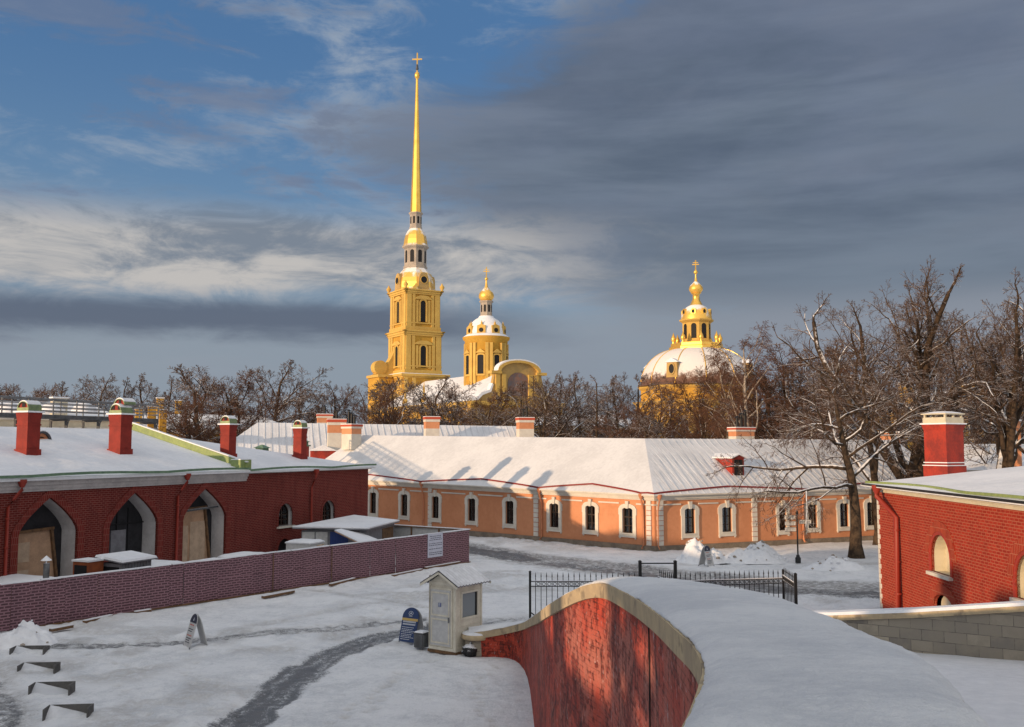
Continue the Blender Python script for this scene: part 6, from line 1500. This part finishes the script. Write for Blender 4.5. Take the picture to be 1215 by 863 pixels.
# ---------------- far yellow houses
def house(name, label, corners, z_e, z_r, wall='yellow', roofm='snow_roof', nwin=8, chim=(), storeys=2, hip=3.0):
    a, b = V(*corners[0],0), V(*corners[1],0); d = (b-a).normalized(); n_ = V(d.y,-d.x,0)
    if (-a).dot(n_) < 0: n_ = -n_
    dep = corners[2]; t = thing(name, label, 'building', tuple(a)); f = Fac(a, b, (0,0), (z_e,z_e), z_e, (0,0)); off = t.location
    mb = MB()
    c4 = [a, b, b-n_*dep, a-n_*dep]
    for i in range(4): p, q = c4[i], c4[(i+1)%4]; mb.face([p, q, q+V(0,0,z_e), p+V(0,0,z_e)])
    w_ = mb.obj('wall', wall, t, off, recalc=False)
    mb = MB(); mt = MB()
    for s in range(storeys):
        for i in range(nwin):
            c = f.L*(i+.5)/nwin; h0 = z_e*(s+.28)/storeys; h1 = h0+z_e/storeys*.45; f.slab(mb, c-.5, c+.5, h0, h1, 0, .03); mt.ring([(c-.5,h0),(c+.5,h0),(c+.5,h1),(c-.5,h1)], [(c-.7,h0-.2),(c+.7,h0-.2),(c+.7,h1+.2),(c-.7,h1+.2)], f, 0, .1)
    mb.obj('window', 'dark', w_, off); f.slab(mt, -.2, f.L+.2, z_e-.5, z_e-.02, 0, .35); mt.obj('trim', 'stucco_white', w_, off)
    mb = MB(); o = .6; E = [a-d*o+n_*o, b+d*o+n_*o, b+d*o-n_*(dep+o), a-d*o-n_*(dep+o)]; E = [V(p.x,p.y,z_e) for p in E]
    r0 = a+d*hip-n_*dep/2; r1 = b-d*hip-n_*dep/2; r0.z = r1.z = z_r
    mb.face([E[0],E[1],r1,r0]); mb.face([E[1],E[2],r1]); mb.face([E[2],E[3],r0,r1]); mb.face([E[3],E[0],r0]); mb.obj('roof', roofm, t, off, recalc=False)
    for (px, yb, yt, D_, w2) in chim:
        p = P(px, yb, D_); mb = MB(); mb.obox((p.x,p.y), d, n_, w2, w2*.8, p.z-1.5, P(px,yt,D_).z, 0); mb.obox((p.x,p.y), d, n_, w2+.12, w2*.8+.12, P(px,yt,D_).z, P(px,yt,D_).z+.15, 1); mb.obj('chimney', [wall,'snow_roof'], t, off)
    return t
pt = lambda px, d: (( px-CX)/F*d, d)
house('left_yellow_house', 'low yellow-walled house with snowy roof seen between the left chimneys and bare trees', (pt(150,130), pt(345,140), 12), P(200,509,132).z, P(200,492,140).z, 'yellow', 'snow_roof', 12, ((164,505,486,128,.42),(180,500,483,130,.5),(193,503,487,127,.45),(190,480,473,150,.5),(212,480,476,155,.5)), 2)
house('far_left_house', 'house with sunlit rounded snowy roof dormers behind the metal walkway', (pt(-60,95), pt(132,105), 9), P(60,492,98).z, P(60,476,103).z, 'cream', 'snow_roof', 12, ((70,480,473,101,.7),), 2, 1.0)
mb = MB()
for px in (12,62,100): 
    p = P(px,490,96); mb.lathe([(1.25*math.cos(t), 1.0*math.sin(t)) for t in (0,.4,.8,1.2,1.57)], p, 14)
fd = mb.obj('rounded_dormer', 'snow_roof', bpy.data.objects['far_left_house'], bpy.data.objects['far_left_house'].location)
house('low_white_roof_house', 'low house with broad plain snowy roof behind the right red house', (pt(1060,96), pt(1300,88), 14), P(1150,558,92).z, P(1150,527,99).z, 'ochre', 'snow_roof', 10, ((1056,528,514,98,.9),(1205,540,500,90,.5)), 1)
house('right_yellow_house', 'long yellow two-storey house with orange chimneys behind the trees at right', (pt(1040,150), pt(1330,142), 14), P(1150,485,146).z, P(1150,463,152).z, 'yellow', 'snow_roof', 16, ((1075,468,455,150,1.0),(1140,470,458,148,1.0),(1160,468,455,150,.9),(1205,478,462,148,1.0),(1095,480,470,150,.8)), 2)
house('middle_yellow_house', 'long yellow house glimpsed between tree trunks left of the mausoleum', (pt(640,190), pt(760,195), 12), P(700,505,190).z, P(700,492,196).z, 'yellow_grey', 'snow_roof', 10, (), 2)

# ================================================================== TREES
class TB:      # fast tube accumulator
    def __init__(s): s.v = []; s.f = []; s.n = 0
    def tube(s, pts, rad, k):
        n_ = len(pts); pts = np.array(pts); d = np.gradient(pts, axis=0); d /= np.linalg.norm(d, axis=1)[:,None]+1e-9
        ref = np.array([.31,.17,.93]) if abs(d[0][2]) < .85 else np.array([1,.2,0.]); u = np.cross(d, ref); u /= np.linalg.norm(u, axis=1)[:,None]+1e-9; w_ = np.cross(d, u)
        a = np.arange(k)*2*math.pi/k; ring = u[:,None,:]*np.cos(a)[None,:,None]+w_[:,None,:]*np.sin(a)[None,:,None]
        v = pts[:,None,:]+ring*np.array(rad)[:,None,None]; s.v.append(v.reshape(-1,3))
        i = np.arange(n_-1)[:,None]*k; j = np.arange(k)[None,:]; j2 = (j+1) % k
        s.f.append((np.stack([i+j, i+j2, i+k+j2, i+k+j], -1)+s.n).reshape(-1,4)); s.n += n_*k
    def mesh(s, name, m):
        vs = np.concatenate(s.v).astype('f'); fs = np.concatenate(s.f)
        me = bpy.data.meshes.new(name); me.vertices.add(len(vs)); me.vertices.foreach_set('co', vs.ravel()); me.loops.add(fs.size); me.loops.foreach_set('vertex_index', fs.ravel())
        me.polygons.add(len(fs)); me.polygons.foreach_set('loop_start', np.arange(0, fs.size, 4)); me.polygons.foreach_set('loop_total', np.full(len(fs), 4)); me.update()
        me.polygons.foreach_set('use_smooth', [True]*len(fs)); me.materials.append(M[m]); return me
def make_tree(name, seed, H, fork, nch, ratio, ang, trop, rad, barkm='bark', twigm='twig', lean=(0,0), tmin=.25, crownlev=3, twr=.011, levels=None, wob=.16, limbs=None, label='', group=None, clear=.0):
    rs = random.Random(seed); T, Cn = TB(), TB(); L_ = len(nch)
    def rnd(): return V(rs.gauss(0,1), rs.gauss(0,1), rs.gauss(0,1))
    def grow(p, d, L, r, lev):
        ns = (9,7,5,4,3,2,2)[lev]; pts = [tuple(p)]; rads = [r]; st = L/ns; pos = [p.copy()]; dirs = [d.copy()]
        r_end = r*(.36 if lev < L_ else .4) if lev else r*.30
        for i in range(ns):
            d = (d+rnd()*wob*(1 if lev else .35)+V(0,0,trop[lev])).normalized(); p = p+d*st; pos.append(p.copy()); dirs.append(d.copy()); rads.append(max(twr*.7, r+(r_end-r)*(i+1)/ns)); pts.append(tuple(p))
        if lev == 0: rads[0] *= 1.45; rads[1] *= 1.05
        (T if lev < crownlev else Cn).tube(pts, rads, (9,7,5,4,3,3,3)[lev])
        if lev >= L_: return
        n_ = nch[lev]; ph = rs.uniform(0,6.28)
        for k_ in range(n_):
            t = (fork if lev == 0 else tmin)+(1-(fork if lev == 0 else tmin))*((k_+rs.random()*.9)/n_); t = min(t,.995); q = t*ns; i = int(q); fr = q-i
            pp = pos[i].lerp(pos[i+1], fr); dd_ = dirs[min(i+1,ns)]; rr_ = rads[i]+(rads[i+1]-rads[i])*fr
            ph += 2.4+rs.uniform(-.5,.5); u = dd_.cross(V(.3,.2,1) if abs(dd_.z) < .9 else V(1,0,0)).normalized(); v = dd_.cross(u)
            tip = k_ == n_-1
            if tip: t = .995; pp = pos[-1]; dd_ = dirs[-1]; rr_ = rads[-1]*1.55; 
            an = R(ang[lev]*rs.uniform(.7,1.25)*(.3 if tip else 1)); nd = dd_*math.cos(an)+(u*math.cos(ph)+v*math.sin(ph))*math.sin(an)
            ll = L*ratio[lev]*(1.15-.55*t if lev == 0 else 1.1-.5*t)*rs.uniform(.75,1.2)*(.62 if tip else 1)
            grow(pp, nd, ll, max(twr, rr_*(.62 if lev == 0 else .55)*rs.uniform(.8,1.1)), lev+1)
    grow(V(0,0,-.2), V(lean[0],lean[1],1).normalized(), H, rad, 0)
    if limbs:
        for (hh, dx, dy, dz, ll, rr_) in limbs: grow(V(lean[0]*hh, lean[1]*hh, hh), V(dx,dy,dz).normalized(), ll, rr_, 1)
    t = bpy.data.objects.new(name, None); C.objects.link(t)
    a = bpy.data.objects.new('trunk', T.mesh('trunk', barkm)); C.objects.link(a); a.parent = t
    b = bpy.data.objects.new('crown', Cn.mesh('crown', twigm)); C.objects.link(b); b.parent = t
    return t
def put(t, px, d, label, scale=1, rz=0, group=None, z=0, cat='tree'):
    t.location = ((px-CX)/F*d, d, z); t.rotation_euler = (0,0,rz); t.scale = (scale,)*3 if not isinstance(scale, (tuple,list)) else scale; tag(t, label, cat, group); return t
# hero trees
h1 = make_tree('bare_tree', 11, 8.0, .42, (11,8,7,5,5), (.82,.50,.50,.50,.5), (62,46,44,46,44), (.03,.02,-.02,-.08,-.13,-.14), .34, lean=(.05,.0), twr=.009, wob=.16)
put(h1, 1011, G(1011,662).y, 'nearest bare tree, its twigs drooping over the right end of the orange roof', 1, 1.0)
h2 = make_tree('bare_tree', 29, 9.5, .30, (11,8,7,6,5), (.92,.46,.48,.50,.5), (40,42,44,46,44), (.03,.03,.02,.0,-.03,-.04), .46, lean=(-.05,0), twr=.009, wob=.15, limbs=((2.5,.50,.1,1,11,.30),(3.2,-.55,-.1,1,10,.28)))
put(h2, 1075, 73, 'tallest wide-crowned bare tree with snow-lined forked limbs, left of the red chimney', 1.09, 2.2)
h3 = make_tree('bare_tree', 33, 9.5, .32, (10,8,7,6,5), (.90,.46,.48,.50,.5), (38,42,44,46,44), (.03,.03,.02,0,-.03,-.03), .40, lean=(-.04,0), twr=.009, wob=.16, limbs=((4.0,.5,0,1,9.5,.24),))
put(h3, 1186, 66, 'large bare tree with snowy branches behind the roof right of the red chimney', 1.0, .6)
h4 = make_tree('bare_tree', 41, 8.0, .34, (8,7,6,5,4), (.80,.50,.50,.50,.5), (46,44,44,46,44), (.03,.02,0,-.03,-.04,-.04), .25, twr=.010)
put(h4, 1038, 70, 'slender bare tree with snow-plastered trunk just left of the right red house', .9, 4)
h5 = dup(h4); put(h5, 1218, 78, 'bare tree at the right edge beyond the red house roof', 1.1, 1.7)
# middle-distance prototypes
pA = make_tree('bare_tree', 51, 13.0, .22, (12,8,7,6), (.50,.50,.50,.55), (42,42,44,44), (.04,.03,.02,.0,.0), .30, twr=.020, crownlev=2, wob=.15)
pB = make_tree('bare_tree', 52, 14.5, .16, (15,8,7,5), (.34,.50,.50,.55), (50,44,44,44), (.05,.03,.02,.0,.0), .26, twr=.020, crownlev=2, wob=.14)
pC = make_tree('bare_tree', 53, 11.0, .20, (12,9,7,6), (.58,.52,.50,.55), (50,44,46,44), (.03,.02,.0,-.02,-.02), .34, twr=.020, crownlev=2, wob=.17)
pD = make_tree('birch_tree', 54, 17.0, .22, (17,8,7,6), (.34,.50,.55,.6), (36,42,44,40), (.04,.05,-.04,-.22,-.28), .26, 'birch_bark', 'twig_dry', twr=.015, crownlev=2, wob=.13)
pE = make_tree('larch_tree', 55, 16.0, .15, (34,9,5), (.24,.42,.5), (80,50,50), (.02,-.03,-.02,-.02), .24, twr=.02, crownlev=1, wob=.07)
pF = make_tree('bare_tree', 56, 12.0, .10, (13,9,8,6), (.55,.5,.5,.55), (34,40,44,44), (.02,.02,.02,.0,.0), .26, 'bark', 'twig_dry', twr=.020, crownlev=2, wob=.17)
used = set()
def far(proto, px, d, ytop, label, group, rz=None, wide=1.0):
    h = P(px, ytop, d).z; base = {id(pA):17,id(pB):17,id(pC):15,id(pD):20,id(pE):16.5,id(pF):16}[id(proto)]
    o_ = proto if id(proto) not in used else dup(proto); used.add(id(proto)); s = h/HT[id(proto)]
    wide *= 1.18; put(o_, px, d, label, (s*wide,s*wide,s), random.uniform(0,6.28) if rz is None else rz, group)
def crown_top(t):
    z = []
    for c in t.children: a = np.empty(len(c.data.vertices)*3, 'f'); c.data.vertices.foreach_get('co', a); z.append(a[2::3])
    return float(np.percentile(np.concatenate(z), 99.6))
HT = {id(p): crown_top(p) for p in (pA,pB,pC,pD,pE,pF)}
# heroes rescaled to the height seen in the picture
for t, px, yt, d in ((h1,1011,432,None),(h2,1060,328,None),(h3,1186,336,None),(h4,1038,400,None),(h5,1218,350,None)):
    s = P(px, yt, t.location.y).z/crown_top(t); t.scale = (s,s,s)
g1 = 'distant bare trees behind the left roofs'
for px, d, yt, pr in ((-15,190,458,pF),(14,190,455,pC),(38,200,458,pF),(72,180,455,pC),(112,175,444,pA),(150,182,448,pB),(174,185,443,pB),(197,180,446,pB),(60,215,460,pA),(220,190,470,pF)):
    far(pr, px, d, yt, 'small bare tree in the distant row behind the snowy roofs at left', g1)
far(pC, 245, 128, 436, 'broad reddish bare tree left of the round-crowned tree behind the left chimneys', 'bare trees behind the roofs', .4, 1.15)
far(pC, 318, 150, 429, 'round-crowned dense bare tree between the third and fourth red chimneys', 'bare trees behind the roofs', 2.1, .95)
far(pF, 285, 135, 445, 'bare tree filling between the broad and the round-crowned tree', 'bare trees behind the roofs')
far(pF, 225, 120, 470, 'low bushy bare tree in front of the yellow house at left', 'bare trees behind the roofs')
far(pC, 355, 160, 458, 'low bare tree right of the round-crowned tree', 'bare trees behind the roofs')
far(pF, 382, 168, 462, 'low bare tree behind the rear house chimneys', 'bare trees behind the roofs')
far(pF, 272, 160, 448, 'bare tree showing between the broad tree and the bushy ones at left', 'bare trees behind the roofs')
far(pA, 405, 165, 454, 'bare tree behind the rear house roof, left of the cathedral', 'bare trees behind the roofs')
g2 = 'bare trees in front of the cathedral'
for px, d, yt, pr in ((448,170,447,pC),(475,160,449,pA),(505,165,448,pC),(540,170,455,pF),(590,165,462,pF),(615,160,455,pC),(640,150,447,pA),(460,150,462,pF),(525,155,468,pC),(560,158,470,pF),(577,150,478,pC)):
    far(pr, px, d, yt, 'bare tree standing before the yellow cathedral walls', g2)
g3 = 'bare trees between cathedral and mausoleum'
for px, d, yt, pr in ((668,155,443,pA),(690,170,441,pB),(735,165,446,pB),(655,175,452,pF),(750,180,440,pA),(705,185,458,pF)):
    far(pr, px, d, yt, 'bare tree between the cathedral and the mausoleum', g3)
far(pE, 713, 150, 446, 'narrow larch with level branches between cathedral and mausoleum', None)
g4 = 'bare trees in front of the mausoleum'
for px, d, yt, pr in ((770,150,452,pF),(790,140,462,pB),(812,150,468,pF),(838,135,440,pF),(858,130,432,pB),(775,120,490,pC),(748,130,478,pF),(825,120,485,pF)):
    far(pr, px, d, yt, 'reddish bare tree standing before the mausoleum walls', g4)
far(pD, 893, 105, 380, 'tall pale-stemmed birch with hanging twigs right of the mausoleum', None, 1, 1.0)
far(pD, 868, 118, 408, 'thinner birch close beside the mausoleum dome', None, 3, .8)
g5 = 'dense bare trees behind the right end of the orange house'
for px, d, yt, pr in ((925,115,432,pC),(950,110,415,pF),(975,105,402,pC),(1000,112,412,pF),(915,130,442,pF),(1030,108,420,pC)):
    far(pr, px, d, yt, 'reddish bare tree in the thicket behind the right end of the orange house', g5)
g6 = 'bare trees beyond the right red house'
for px, d, yt, pr in ((1105,108,415,pA),(1135,115,385,pB),(1200,105,420,pA),(1225,110,410,pC),(1185,95,440,pB)):
    far(pr, px, d, yt, 'background bare tree beyond the snowy roof of the right red house', g6)
